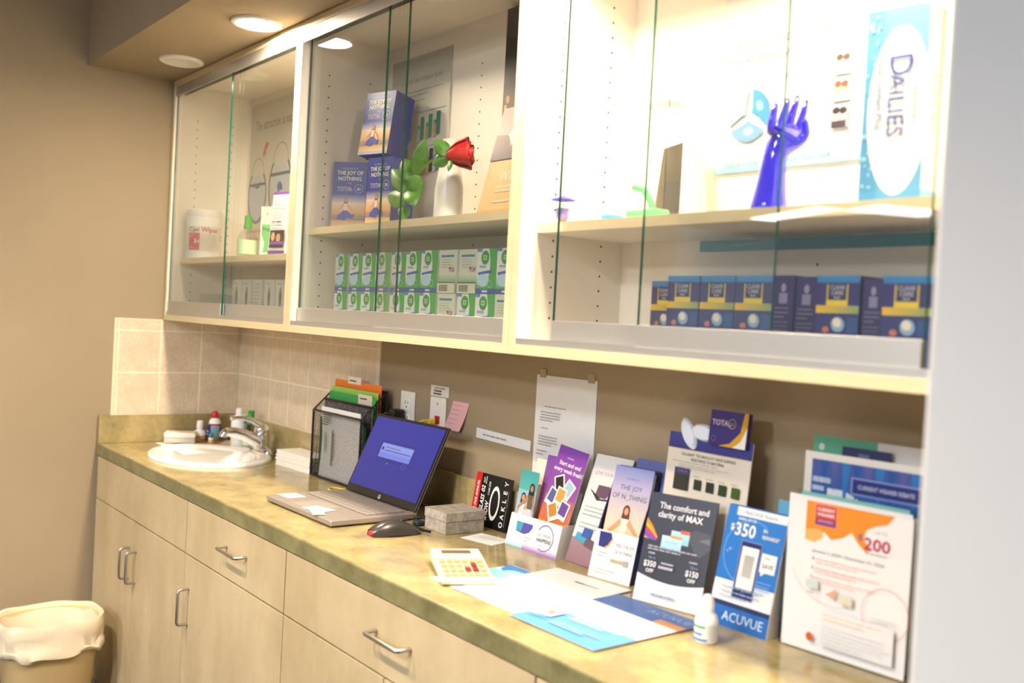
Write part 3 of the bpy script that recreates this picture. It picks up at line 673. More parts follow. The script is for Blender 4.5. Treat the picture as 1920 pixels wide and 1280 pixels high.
# ------------------------------------------------------------------ standing cards along the splash
pr = Print().rect(0, 0, .153, .13, '#101012').rect(0, 0, .024, .13, '#d8261f').text('US FOR OUR ANNUAL', .017, .008, .0135, '#ffffff', rot=90, bold=True, xs=.74, slant=.2)
pr.text('SUNGLASS', .046, .002, .021, '#f6f6f6', rot=90, bold=True, xs=.74, slant=.2).text('SHOW', .068, .014, .021, '#f6f6f6', rot=90, bold=True, xs=.74, slant=.2).text('02', .044, .082, .02, '#f6f6f6', rot=90, bold=True, xs=.85, slant=.2).text('OCT', .040, .106, .0085, '#f0f0f0', rot=90, bold=True, xs=.8).para(.044, .049, .104, 1, .01, .02, '#d8d8d8').text('11AM-5PM', .066, .078, .0105, '#d8d8d8', rot=90, bold=True, xs=.72)
pr.ring(.092, .062, .043, .0105, '#ffffff', sx=.46)
for k, ch in enumerate('OAKLEY'): pr.text(ch, .137, .008+k*.0205, .0205, '#f6f6f6', rot=90, bold=True, xs=.9)
pr.rect(.1425, .012, .1455, .055, '#6a6a6a').rect(.1425, .058, .1455, .10, '#6a6a6a')
card('show_card', 'black and red show card leaning on the splash behind the granite box', 'card', (1.655, -.047), 0, 8.8, .152, .130, .0012, mat('black_card', (16, 16, 18), .4), pr)
# brochure box
bh = thing('brochure_box', 'white cardboard brochure box with a purple swirl', 'brochure holder', (1.889, -.110, CT), 2)
M_bh = mat('white_box_card', (236, 230, 226), .5)
sl = .23
MB().prism([(0, 0), (.045, 0), (.062, .072), (.0165, .072), ], 0, .0015, 'x').build('side_wall', M_bh, bh)
MB().prism([(0, 0), (.045, 0), (.062, .072), (.0165, .072)], .1735, .175, 'x').build('side_wall', M_bh, bh)
MB().prism([(0, 0), (.0016, 0), (.0181, .072), (.0165, .072)], .0015, .1735, 'x').build('front_wall', M_bh, bh)
MB().prism([(.043, 0), (.0445, 0), (.076, .14), (.0745, .14)], .0015, .1735, 'x').build('back_wall', M_bh, bh)
MB().box(.0015, .0016, 0, .1735, .044, .0015).build('floor_panel', M_bh, bh)
pr = Print().rect(0, 0, .175, .012, '#9f6fc8', '#e9dcf2').rect(0, 0, .06, .010, '#8fd3d8', '#e4f2f2').poly([(.028, .035), (.026, .057), (.082, .057), (.081, .048), (.073, .038), (.058, .032)], '#5a55b4').poly([(.028, .035), (.026, .057), (.05, .057), (.045, .036)], '#42a6c0')
pr.ring(.128, .036, .029, .0022, '#6b62a8', -120, 150).text('SEE WHAT', .127, .038, .0105, '#9db4c8', 'C').text('HAPPENS', .127, .026, .0115, '#6a78a8', 'C', bold=True).para(.06, .085, .025, 2, .006, .002, '#b8b4c8').para(.112, .143, .018, 1, .006, .002, '#c4bccc')
pr.build('front_print', bh, fn=lambda u, v, e: (u, .0165*v/.072-e, v))
def leaflet(label, bl, rot, tilt, w, h, pr, m=M_card, z=CT+.004, n=1, group=None, th=.0015, roll=0.0):
    return card('brochure', label, 'brochure', bl, rot, tilt, w, h, th, m, pr, z=z, group=group, roll=roll)
pr = Print(.062).rect(0, 0, .062, .17, '#b9d6ea', '#7cc0d8').rect(0, .125, .062, .17, '#58b5b5', '#3ea6a8').rect(0, .07, .062, .125, '#a8cbe6', '#8cc0dc').figure(.021, .02, .105, '#d9a07c', '#3c2820', '#eceef2', '#dfe3ea').figure(.047, .035, .115, '#b98560', '#241a16', '#6d5a4c', '#d4d4d8').rect(0, 0, .062, .05, '#d8b48c').disc(.036, .055, .009, .010, '#d23a2e')
leaflet('aqua photo brochure at the left of the brochure box', (1.894, -.099), 2, 9, .062, .168, pr)
pr = Print().rect(0, 0, .095, .212, '#e0912e', '#8c55b4').rect(0, .10, .095, .212, '#a5609f', '#7d4cb0').text('St', .05, .165, .012, WHITE, 'L', bold=True).text('eve', .03, .148, .012, WHITE, 'L', bold=True)
leaflet('purple brochure half hidden behind the front purple brochure', (1.938, -.078), 2, 13, .09, .213, pr)
pr = Print().rect(0, 0, .1, .06, '#f0a020', '#e08a3a').rect(0, .06, .1, .235, '#d8753c', '#8a45b8').rect(0, .12, .1, .235, '#9a55ac', '#8444b4').text('Start and end', .05, .192, .0135, WHITE, 'C', bold=True).text('every week fresh!', .05, .177, .0135, WHITE, 'C', bold=True).para(.035, .07, .209, 1, .01, .003, '#cfa8e0')
for (x, y, a, c) in ((.036, .148, 25, '#2b211e'), (.068, .142, -25, '#a8ccdc'), (.024, .115, -15, '#5566a0'), (.05, .122, -6, '#e0a048'), (.04, .085, 30, '#c88a3c'), (.072, .095, -8, '#6a4a9c')):
    ca, sa = math.cos(math.radians(a)), math.sin(math.radians(a))
    for q, hh, col in ((.0165, .021, '#f6f2ee'), (.0125, .0145, c)):
        dy = .003 if q < .016 else 0; pr.poly([(x+ca*i-sa*(j+dy), y+sa*i+ca*(j+dy)) for i, j in ((-q, -hh), (q, -hh), (q, hh), (-q, hh))], col)
pr.poly([(.03, .055), (.055, .06), (.075, .045), (.04, .045)], '#6a3c9c')
leaflet('purple and orange brochure with snapshots, front right of the brochure box', (1.956, -.086), 1, 13.5, .1, .234, pr, z=CT+.014, roll=6.0)
card('note_card', 'small cream card between the wall paper and the purple brochures', 'card', (1.88, -.028), 0, 3, .05, .195, .001, mat('cream_card', (240, 232, 212), .6))

# white-and-mauve display and joy display
pr = Print().rect(0, 0, .115, .245, '#e9e8ea').rect(0, 0, .115, .055, '#94727f', '#a58691').text('LOVE YOUR', .012, .200, .0115, '#8a8a92', xs=.9).poly([(.03, .15), (.065, .15), (.075, .163), (.07, .178), (.034, .178)], '#6d5468').poly([(.012, .166), (.018, .16), (.05, .148), (.072, .15), (.072, .146), (.04, .143)], '#3a3540')
pr.para(.012, .10, .125, 3, .009, .0025, '#b4b4ba').para(.012, .10, .088, 2, .009, .0025, '#c2c2c8').poly([(.012, .052), (.045, .046), (.05, .062), (.016, .068)], '#49a7c8').poly([(.03, .06), (.058, .056), (.06, .078), (.034, .08)], '#3f5fb0').poly([(.045, .042), (.08, .036), (.086, .054), (.05, .06)], '#6f5768')
card('counter_card', 'white and mauve display card behind the sunset brochure stand', 'card', (2.078, -.088), .7, 19.5, .115, .246, .002, M_card, pr)
card('counter_card', 'plain violet-blue display board behind the sunset brochure stand', 'card', (2.205, -.080), .5, 17, .112, .252, .002, mat('violet_board', (96, 108, 170), .5))
jh = thing('brochure_stand', 'white cardboard brochure stand with small navy lens box picture', 'brochure holder', (2.194, -.126, CT), 8)
M_stnd = mat('navy_side_card', (44, 42, 84), .5)
MB().prism([(0, 0), (.0015, 0), (.0255, .095), (.024, .095)], 0, .108, 'x').build('front_wall', M_card, jh)
MB().prism([(.0015, 0), (.04, 0), (.085, .205), (.0755, .205), (.0255, .095)], .106, .108, 'x').build('side_wall', M_stnd, jh)
MB().prism([(.0015, 0), (.04, 0), (.085, .205), (.0755, .205), (.0255, .095)], 0, .002, 'x').build('side_wall', M_stnd, jh)
MB().prism([(.038, 0), (.04, 0), (.09, .225), (.088, .225)], 0.002, .106, 'x').build('back_wall', M_stnd, jh)
pr = Print().poly([(.012, .062), (.010, .092), (.04, .092), (.044, .082), (.036, .068), (.026, .061)], '#2b2d78').poly([(.026, .061), (.036, .068), (.044, .082), (.047, .082), (.04, .066), (.03, .059)], '#c9a45c').text('FEEL THE JOY', .056, .068, .010, '#8e8ea0', xs=.8).text('OF N THING', .056, .055, .010, '#8e8ea0', xs=.8).rect(.05, .036, .092, .043, '#bda983').rect(.083, .033, .096, .045, '#a8a8a4').para(.012, .042, .05, 2, .006, .002, '#b8b8c4').para(.01, .07, .018, 2, .006, .0015, '#c8c8d0')
pr.build('front_print', jh, fn=lambda u, v, e: (u, .024*v/.095-e, v))
pr = Print().rect(0, 0, .1, .10, '#f0c98c', '#f4d8b0').rect(0, .10, .1, .232, '#f0d6b8', '#8f9ad6').rect(0, .18, .1, .232, '#c4b8d4', '#7e8ccc').text('EXPERIENCE', .05, .205, .006, '#6670b0', 'C').text('THE JOY', .05, .183, .015, '#4a5296', 'C').text('OF N_THING', .05, .164, .015, '#4a5296', 'C').ring(.05, .115, .034, .001, '#f6e6c8').figure(.05, .04, .12, '#dca078', '#6e3420', '#f4e4d4', '#3a40a8')
card('brochure', 'sunset-coloured brochure with blue-skirted figure in the white stand', 'brochure', (2.199, -.113), 8, 14.5, .1, .225, .008, M_card, pr)

# large lens board
pr = Print().rect(0, 0, .212, .318, '#e4dcd0').rect(0, .286, .212, .318, '#343a84', '#3a4192').rect(0, .2845, .212, .2865, '#d8c49a').text('CELLIGENT  TECHNOLOGY HELPS SUPPRESS', .106, .2745, .0078, '#6f6a66', 'C', bold=True, xs=.9).text('RESISTANCE TO BACTERIA', .106, .2655, .0078, '#6f6a66', 'C', bold=True, xs=.9)
pr.para(.015, .2, .2605, 1, .007, .0016, '#bcb4aa').para(.035, .18, .2555, 2, .0045, .0014, '#c4bcb2').rect(.026, .206, .066, .248, '#343430').rect(.026, .237, .066, .249, '#453a72').text('TOTAL 30', .046, .241, .006, '#9c92c8', 'C')
for k, x in enumerate((.080, .112, .144, .176)): pr.rect(x, .212, x+.019, .232, ('#2c3a2c', '#27331f', '#2b3f1e', '#3a5a1e')[k]).para(x-.003, x+.023, .236, 1, .01, .002, '#bcb4aa')
lb = card('lens_board', 'cream and navy display board topped with lens shapes', 'display board', (2.331, -.078), -1.5, 5.5, .212, .318, .002, M_card, pr)
t = MB().box(.112, -.012, .305, .203, -.0005, .372).build('lens_pack_topper', mat('navy_print', (58, 40, 118), .4), lb, bevel=.001)
pr = Print().rect(.112, .305, .203, .372, '#352a72', '#3d2f80').poly([(.138, .305), (.165, .312), (.188, .335), (.194, .372), (.203, .372), (.203, .345), (.19, .318), (.172, .305)], '#d9a520').poly([(.172, .305), (.203, .305), (.203, .345), (.19, .318)], '#f0eef0').text('TOTAL', .117, .344, .0145, '#d8c8d0', bold=True).ring(.166, .349, .0095, .0014, '#b89aa0').text('30', .166, .345, .009, '#c8a8a0', 'C').ring(.124, .318, .006, .001, '#8a7aa8')
pr.build('pack_print', t, fn=lambda u, v, e: (u, -.012-e, v))
M_lensw = mat('pale_lens_card', (214, 222, 236), .3)
def lens(cx, cz, a, b_, rot):
    q = MB(); c, s = math.cos(rot), math.sin(rot); pts = [(cx+a*math.cos(k)*c-b_*math.sin(k)*s, cz+a*math.cos(k)*s+b_*math.sin(k)*c) for k in [2*PI*i/28 for i in range(28)]]
    n = len(pts); vs = [(x, -.003, z) for x, z in pts]+[(cx+(x-cx)*.8, -.0085, cz+(z-cz)*.8) for x, z in pts]+[(x, 0, z) for x, z in pts]
    q.add(vs, [(i, (i+1) % n, n+(i+1) % n, n+i) for i in range(n)]+[(i, (i+1) % n, 2*n+(i+1) % n, 2*n+i) for i in range(n)]+[tuple(range(n, 2*n))]); q.build('lens_shape', M_lensw, lb, smooth=True)
lens(.052, .318, .034, .0155, -1.0); lens(.09, .324, .031, .0165, -.12)

# black comfort card
pr = Print().rect(0, 0, .145, .208, '#2a2c38', '#34384a')
pr._add([q for i in range(13) for q in ((.145*i/12, 0), (.145*i/12, .056-.014*math.sin(PI*min(1, .1+.8*i/12))))], [lin('#e4e4ea')]*26, [(2*i, 2*i+2, 2*i+3, 2*i+1) for i in range(12)])
pr.text('The comfort and', .022, .180, .0165, '#e6e6ee', bold=True, xs=.95).text('clarity of', .022, .163, .0165, '#e6e6ee', bold=True, xs=.95).text('MAX', .083, .163, .0165, '#ffffff', bold=True, xs=1.0)
for k, c in enumerate(('#e08a20', '#d8b420', '#c83c50', '#8a3cb0', '#3c6cc8')): pr.poly([(.0, .118+k*.002), (.0, .158-k*.008), (.014, .145-k*.006), (.03, .124-k*.002), (.012, .118)], c)
pr.poly([(.095, .135), (.105, .15), (.14, .148), (.145, .12), (.125, .1), (.11, .112)], '#4a4c58').poly([(.118, .132), (.14, .14), (.143, .128)], '#6c6e78').rect(.058, .118, .098, .142, '#8ccbe6', '#b4def0').rect(.078, .138, .098, .145, '#d0683c').rect(.040, .106, .084, .130, '#9fd6ec', '#c8e8f4').rect(.058, .127, .084, .132, '#e0a050').text('ACUVUE', .048, .116, .0085, '#6ea6c8', xs=.8)
pr.para(.014, .125, .104, 2, .005, .003, '#a8a8b8').para(.018, .04, .091, 1, .01, .003, '#b4b4c0').para(.108, .135, .089, 1, .01, .003, '#b4b4c0').text('Up to', .02, .082, .0068, '#8fa8e0').text('$350', .012, .067, .0150, WHITE, bold=True, xs=.9).text('OFF', .019, .056, .0098, WHITE, bold=True).text('Up to', .112, .080, .0068, '#8fa8e0').text('$150', .104, .065, .0150, WHITE, bold=True, xs=.9).text('OFF', .11, .054, .0098, WHITE, bold=True).para(.05, .092, .076, 1, .01, .003, '#c4c4d0').para(.046, .095, .067, 1, .01, .005, '#c4c4d0').para(.04, .12, .016, 1, .01, .003, '#8a90c0')
card('rebate_card', 'dark slate rebate card with white wave along its base', 'card', (2.369, -.169), 11.5, 14.5, .145, .208, .003, mat('slate_card', (42, 44, 58), .45), pr)

# blue rewards display
av = thing('rewards_display', 'bright blue rewards display box with printed phone', 'display box', (2.531, -.142, CT), 1)
M_avb = mat('blue_card', (28, 98, 190), .45)
MB().prism([(0, 0), (.034, 0), (.056, .208), (.0485, .208)], 0, .128, 'x').build('box_body', M_avb, av)
MB().prism([(0.0006, 0), (.034, 0), (.056, .208), (.0490, .208)], .128, .1288, 'x').build('side_panel', M_bh, av)
pr = Print().rect(0, .042, .128, .208, '#1f6fc4', '#2a7ed2').rect(0, .042, .128, .078, '#ebe9ec').rect(0, .034, .128, .042, '#16305e').rect(0, 0, .128, .034, '#1d66ba').text('ACUVUE', .118, .011, .0225, '#cfe2f6', 'R').rect(.02, .192, .128, .207, '#eef2f6').text('MyACUVUE  Rewards', .072, .196, .009, '#5a6a8a', 'C', xs=.85)
pr.ring(.062, .132, .056, .002, '#6aa4e4', 60, 300, sx=1).text('$', .012, .165, .016, WHITE, bold=True).text('350', .022, .158, .031, WHITE, bold=True, xs=.98).text('EARN UP TO', .026, .1845, .0068, WHITE, bold=True).text('IN', .083, .172, .0085, WHITE, bold=True).text('REWARDS*', .083, .161, .0085, WHITE, bold=True, xs=.85).rect(.042, .052, .088, .152, '#7f8cc8').rect(.044, .054, .086, .150, '#1b2a66').rect(.047, .070, .083, .142, '#f0eeea').rect(.055, .09, .076, .128, '#bcb8b4', '#b2aeaa').ring(.065, .062, .0045, .0012, '#7a86b8')
pr.rect(.09, .106, .122, .138, '#f0f0ee').poly([(.094, .107), (.104, .107), (.094, .099)], '#f0f0ee').text('SAVE', .106, .114, .0105, '#5a6a7a', 'C', bold=True).para(.096, .116, .129, 1, .01, .003, '#b4bcc4').para(.09, .122, .088, 4, .006, .002, '#7fb0e6').para(.02, .11, .068, 3, .008, .002, '#9ab0cc').text('1 in', .02, .125, .0085, '#cfe0f4', rot=45)
pr.build('front_print', av, fn=lambda u, v, e: (u, .0485*v/.208-e, v))
bt = bottle('drops_bottle', 'small white drops bottle standing before the blue rewards display', (2.612, -.238, CT+.0003),
       [(.0175, 0), (.0195, .003), (.0195, .037), (.017, .045), (.0115, .050), (.0095, .052)], M_wplast, [(.0115, .051), (.0115, .064), (.0105, .070), (.0075, .078), (.004, .080)], M_wplast)
pr = Print().rect(-.028, .004, .028, .034, '#eef0ee', n=16).rect(-.028, .026, .0, .030, '#3f9a5c', n=8).rect(-.028, .014, -.004, .018, '#3a86c8', n=8).rect(-.028, .005, .004, .009, '#3a86c8', n=8).para(.004, .026, .028, 5, .0045, .0012, '#b8b8b8')
pr.build('label_print', bt, fn=lambda u, v, e: ((.0197+e)*math.sin(u/.0197+.6), -(.0197+e)*math.cos(u/.0197+.6), v))

# ------------------------------------------------------------------ acrylic flyer rack at the right
rk = thing('acrylic_rack', 'clear acrylic two-tier flyer rack against the partition', 'rack', (2.672, -.124, CT), 3.5)
RW = .225
for nm, bx in (('front_plate', (0, 0, 0, RW, .002, .17)), ('middle_plate', (0, .034, 0, RW, .036, .26)), ('back_plate', (0, .072, 0, RW, .074, .30)), ('side_plate', (0, .002, 0, .002, .072, .16)), ('side_plate', (RW-.002, .002, 0, RW, .072, .16)), ('base_plate', (.002, .002, 0, RW-.002, .072, .002)), ('tier_plate', (.002, .036, .027, RW-.002, .072, .029))):
    MB().box(*bx).build(nm, M_clear, rk)
def rackcard(label, dx, dy, z, w, h, pr, m=M_card, tilt=1.5, cat='flyer', vs=1.0):
    c, s = math.cos(math.radians(3.5)), math.sin(math.radians(3.5))
    return card('rebate_flyer', label, cat, (2.672+dx*c-dy*s, -.124+dx*s+dy*c), 3.5, tilt, w, h, .0012, m, pr, z=CT+z, vs=vs)
pr = Print().rect(0, 0, .216, .279, '#ecebef').poly([(.032, .279), (.032, .206), (.05, .21), (.066, .226), (.08, .214), (.1, .222), (.115, .235), (.128, .217), (.142, .205), (.150, .212), (.136, .228), (.14, .245), (.155, .255), (.175, .262), (.186, .279)], '#e8902c').poly([(.032, .206), (.032, .225), (.06, .23), (.066, .216), (.05, .203)], '#efb46a')
pr.rect(.048, .236, .088, .276, '#f0b090').rect(.049, .237, .087, .275, '#b83c48', '#d8484c').rect(.049, .237, .087, .250, '#7c3a8c', '#a83c58').text('CURRENT', .068, .264, .0082, WHITE, 'C', bold=True, xs=.85).text('WEARER', .068, .2545, .0082, WHITE, 'C', bold=True, xs=.95).text('REWARD', .068, .243, .0068, '#e0c0e0', 'C', xs=.95).text('$', .126, .226, .016, '#8a5a98', bold=False).text('200', .137, .212, .030, '#c03a5c', bold=True, xs=1.0).text('UP TO', .166, .242, .0075, '#b4b0ba', 'C').para(.14, .2, .204, 1, .01, .0025, '#b8b8c0')
pr.text('January 1, 2024 - December 31, 2024', .048, .186, .0083, '#8c8c96')
for k in range(3): pr.para(.056, .17, .173-k*.017, 2, .006, .0016, '#eab8a8' if k != 1 else '#e8a890').rect(.05, .172-k*.017, .052, .178-k*.017, '#c8788a')
pr.ring(.182, .105, .046, .0011, '#c8808c', sx=.86).para(.16, .205, .094, 2, .006, .0014, '#c4bcc4').para(.165, .2, .08, 2, .007, .0025, '#eac0a4').ring(.09, .17, .075, .0008, '#aaa6ac', 195, 300).disc(.056, .03, .006, .008, '#cc5a34').poly([(.08, .115), (.095, .11), (.1, .13), (.09, .122)], '#e0a888').rect(.105, .105, .128, .122, '#dcd4c8').rect(.044, .12, .066, .136, '#ccd8dc').rect(.076, .02, .2, .085, '#e6e5ea').para(.08, .19, .076, 2, .008, .003, '#eed0bc').para(.08, .195, .055, 5, .007, .0015, '#cdccd4').para(.05, .068, .112, 1, .01, .003, '#b8b4c4')
rackcard('orange and white two hundred dollar reward flyer in front', .010, -.0030, .002, .214, .248, pr, tilt=0.6, vs=.885)
pr = Print().rect(0, 0, .216, .285, '#eeeef0').rect(.012, .205, .216, .275, '#d9484a', '#e05250').rect(.012, .2, .06, .215, '#e88a8c', '#d9484a').ring(.05, .243, .022, .001, '#f0b0a8').text('CURRENT', .032, .257, .0085, WHITE, bold=True, xs=.85).text('WEARER', .032, .246, .0085, WHITE, bold=True, xs=.85).rect(.14, .245, .172, .272, '#c83c40').text('NEW', .156, .253, .0088, WHITE, 'C', bold=True).para(.028, .06, .186, 1, .01, .0025, '#b4b4bc').para(.02, .06, .165, 3, .014, .002, '#e4b4bc').ring(.035, .105, .03, .001, '#c8a0a8').para(.02, .06, .085, 3, .008, .002, '#e0c4b8')
rackcard('white flyer with red banner just behind the orange reward flyer', .004, .0045, .003, .214, .252, pr, tilt=0.6, vs=.885)
rackcard('folded teal sheet peeking over the red-banner flyer', .020, .012, .004, .19, .256, None, mat('teal_paper', (120, 176, 170), .6), tilt=1.0, cat='paper')
rackcard('grey-edged plastic sleeve behind the front flyers', .03, .018, .004, .19, .244, None, mat('grey_sleeve', (190, 190, 194), .4), tilt=.8, cat='sleeve')
pr = Print().rect(0, 0, .224, .29, '#e9e6e4').rect(.014, 0, .216, .278, '#3f90d8', '#2a4c9c').rect(.014, .2, .216, .278, '#2d68b8', '#4a5aa4').poly([(.045, .13), (.045, .232), (.075, .232), (.10, .222), (.118, .2), (.135, .185), (.15, .13)], '#e4eef6')
for k in range(9): pr.poly([(.03+k*.02, .278), (.036+k*.02, .21+.02*math.sin(k*2.1)), (.045+k*.02, .278)], ('#2458a8', '#5a62a8', '#2e7cc8')[k % 3])
pr.rect(.088, .228, .208, .257, '#8a9cd8').rect(.091, .231, .207, .254, '#27307e').text('CURRENT WEARER REBATE', .149, .239, .0098, '#c8d0ee', 'C', bold=True, xs=.8).text('$225', .055, .188, .024, '#2c4a92', bold=True).rect(.145, .163, .182, .212, '#2b52a4').text('NEW', .164, .196, .0095, WHITE, 'C', bold=True).text('WEARER', .164, .183, .0085, '#d0dcf4', 'C', bold=True, xs=.85).para(.018, .07, .240, 1, .01, .009, '#c4d8f0').para(.018, .052, .226, 1, .01, .008, '#c4d8f0').rect(.07, .206, .1, .212, '#9cc4e8')
rackcard('blue current wearer rebate flyer in the upper tier', .008, .0385, .036, .222, .288, pr, tilt=.5)
rackcard('navy card sticking up behind the blue rebate flyer', .068, .050, .03, .088, .31, Print().para(.03, .06, .295, 1, .01, .006, '#6a74a0'), mat('navy_card', (38, 40, 84), .45), tilt=.8, cat='card')
pr = Print().rect(0, 0, .118, .322, '#2f9478', '#5aa88c').disc(.016, .303, .0055, .006, '#cfd8cc').rect(.118, 0, .224, .322, '#dcdad8').rect(.2, .23, .206, .29, '#d8946c')
rackcard('teal and white folder at the very back of the rack', .008, .060, .03, .224, .322, pr, tilt=.8, cat='folder')
pr = Print().rect(0, 0, .075, .225, '#5aa4d4', '#6ab4e0').disc(.04, .195, .014, .015, '#e4eaf2').ring(.04, .195, .016, .004, '#2a4478').poly([(.038, .205), (.046, .2), (.04, .186)], '#2a4478').rect(0, .13, .075, .165, '#2e6cb4')
card('ring_card', 'light blue card with a ring emblem leaning behind the blue rewards display', 'card', (2.60, -.066), 2, 6, .075, .225, .0015, M_card, pr)

# ------------------------------------------------------------------ on the back wall
def on_wall(name, label, cat, x0, z0, x1, z1, m, pr=None, th=.0008, rot=0.0, y=.0055, skew=0):
    t = thing(name, label, cat, (x0, y, z0)); t.rotation_euler = (0, math.radians(rot), 0)
    MB().sheet(lambda u, v: ((x1-x0)*u+skew*v, -th-.004*(skew != 0)*(1-v)**2*3, (z1-z0)*v), 2, 6).build('sheet', m, t, solid=th)
    if pr: pr.build('printed_face', t, fn=lambda u, v, e: (u+skew*v/(z1-z0), -th*1.6-e-.004*(skew != 0)*(1-v/(z1-z0))**2*3, v))
    return t
M_plate = mat('outlet_plate', (232, 228, 220), .35)
t = thing('wall_outlet', 'white duplex outlet plate with a black plug on the back wall', 'outlet', (1.252, .006, 1.140))
MB().box(-.038, -.005, -.062, .038, 0, .058).build('plate', M_plate, t, bevel=.003)
for z in (.022, -.022):
    o = MB().box(-.017, -.0075, z-.015, .017, -.004, z+.015).build('socket', M_wplast, t, bevel=.005)
    MB().box(-.008, -.0079, z-.001, -.0055, -.007, z+.009).box(.0055, -.0079, z-.001, .008, -.007, z+.009).box(-.0025, -.0079, z-.011, .0025, -.007, z-.006).build('slots', M_black, o)
t = thing('network_jack', 'white wall plate with red and yellow network plug', 'wall plate', (1.411, .006, 1.138))
MB().box(-.039, -.005, -.06, .039, 0, .058).build('plate', M_plate, t, bevel=.003)
MB().lathe([(.0032, 0), (.0032, .001)], 10).build('screw', M_steel, t).matrix_local = Matrix.Translation((0, -.006, .04)) @ Matrix.Rotation(PI/2, 4, 'X')
MB().box(-.009, -.0075, -.016, .013, -.004, .006).build('jack_insert', mat('red_jack', (178, 36, 34), .4), t, bevel=.001)
pr = Print().rect(0, 0, .09, .03, '#ece9e4').text('CHARGE SHIPPING', .045, .0205, .0072, '#3a3a3a', 'C', bold=True, xs=.9).para(.017, .075, .0125, 1, .01, .005, '#4a463e').para(.015, .077, .0045, 1, .01, .005, '#4a463e')
on_wall('wall_label', 'small white printed label above the network jack', 'label', 1.369, 1.198, 1.459, 1.228, M_card, pr)
pr = Print()
for k in range(5): pr.para(.008, .068, .068-k*.0125, 1, .01, .0013, '#b08a94')
on_wall('pink_note', 'pink sticky note on the wall right of the jack', 'note', 1.456, 1.114, 1.532, 1.193, mat('pink_paper', (226, 176, 178), .7), pr, skew=.026)
pr = Print().para(.03, .19, .010, 1, .01, .0045, '#a4a4ae')
on_wall('paper_strip', 'long narrow white paper strip taped to the wall', 'paper strip', 1.596, 1.108, 1.824, 1.134, M_paper, pr, rot=1.6)
pr = Print().para(.035, .155, .192, 1, .01, .0025, '#a4a0a6').para(.022, .1, .178, 4, .0065, .0025, '#a8a4aa').para(.03, .07, .14, 1, .01, .0025, '#a8a4aa').para(.022, .1, .12, 4, .0065, .0025, '#a8a4aa').para(.02, .06, .085, 2, .008, .0025, '#98949a').para(.02, .12, .066, 2, .007, .002, '#b4b0b6').para(.125, .205, .085, 5, .013, .002, '#9c98a0').para(.03, .1, .04, 1, .01, .0025, '#b0acb2').para(.02, .12, .02, 3, .007, .002, '#bcb8be')
t = on_wall('taped_page', 'white printed page taped to the wall above the brochure box', 'paper', 1.836, 1.025, 2.052, 1.293, M_paper, pr.__class__() and pr)
for x in (.012, .185): MB().box(x, -.0022, .262, x+.022, -.0012, .282).build('tape', mat('clear_tape', (166, 150, 126), .3), t)

# ------------------------------------------------------------------ left display cabinet contents
S1, S2, S3, F0 = 1.5855, 1.6555, 1.6225, ZB+.0198
def shelfbottle(*a, **k): return bottle(*a, **k)
tb = thing('wipes_tub', 'white round wipes tub with a red label panel', 'tub', (.092, -.196, S1))
MB().lathe([(.060, 0), (.0635, .004), (.0635, .150), (.0615, .155)], 40).build('tub_body', M_wplast, tb, smooth=True)
MB().lathe([(.0635, .153), (.0645, .156), (.0645, .170), (.061, .180), (.030, .183)], 40).build('lid', M_wplast, tb, smooth=True)
pr = Print().rect(-.075, .025, .075, .118, '#eceae4', n=26).rect(-.058, .030, -.014, .093, '#c8385a', n=10).text('Cavi', -.056, .097, .025, '#4a3c30', bold=True, xs=.88).text('Wipes', -.009, .097, .025, '#c03048', bold=True, xs=.92).text('3', -.036, .055, .022, WHITE, bold=True).para(-.054, -.03, .085, 2, .007, .003, '#e8a0b0').rect(-.022, .057, -.016, .066, '#f0c8d0').para(-.012, .05, .085, 9, .0065, .0018, '#b4b0a8').ring(.062, .078, .009, .0015, '#b06058').para(-.055, -.02, .036, 1, .01, .004, '#e8a0b0')
pr.build('label_print', tb, fn=lambda u, v, e: ((.0637+e)*math.sin(u/.0637+1.22), -(.0637+e)*math.cos(u/.0637+1.22), v))
t = bottle('spray_bottle', 'clear bottle with green screw cap on the left cabinet shelf', (.498, -.195, S1), [(.031, 0), (.0335, .004), (.0335, .062), (.024, .085), (.0125, .094), (.0115, .098)], M_clear,
       [(.014, .096), (.0145, .104), (.012, .112), (.0125, .126), (.011, .14), (.006, .142)], MATS['green_plastic'], [(.010, .058, .0338, mat('mint_label', (190, 225, 180), .4))])
t = carton('prep_box', 'clear-windowed prep carton with green stripe beside the spray bottle', 'box', (.548, -.172), S1, 38, 0, .052, .05, .172, mat('pale_carton', (222, 222, 212), .4),
       Print().rect(0, 0, .052, .172, '#d8dcd0').rect(.006, .018, .04, .112, '#6cc070').text('Prep', .008, .09, .018, '#2f6a44', bold=True, xs=.85).disc(.024, .148, .002, .005, '#c05a40').poly([(.004, .02), (.004, .08), (.016, .05), (.012, .02)], '#eef2ea'))
carton('white_box', 'plain white box behind the prep carton', 'box', (.66, -.12), S1, 20, 0, .06, .05, .185, M_card, Print().rect(.0, .158, .06, .160, '#c8c4bc').para(.008, .05, .14, 3, .012, .003, '#cfcac2'))
pr = Print().rect(0, 0, .085, .205, '#f0eef0').rect(0, .196, .085, .205, '#8a50b0').rect(0, 0, .085, .016, '#7a48a8').para(.012, .075, .176, 6, .012, .0022, '#c4c0cc').text('Look', .01, .105, .009, '#4a3c5a', bold=True).para(.034, .075, .105, 1, .01, .005, '#6a5c7a').para(.012, .075, .095, 2, .008, .002, '#b8b4c0').rect(.012, .024, .085, .08, '#3a2c3c').disc(.028, .06, .010, .014, '#d8a890').disc(.056, .055, .011, .014, '#c89880').rect(.012, .034, .085, .044, '#7a48a8')
card('leaflet_holder', 'white and purple leaflet on the left cabinet shelf next to the divider', 'leaflet', (.712, -.215), 12, 4, .10, .205, .004, M_card, pr, z=S1)
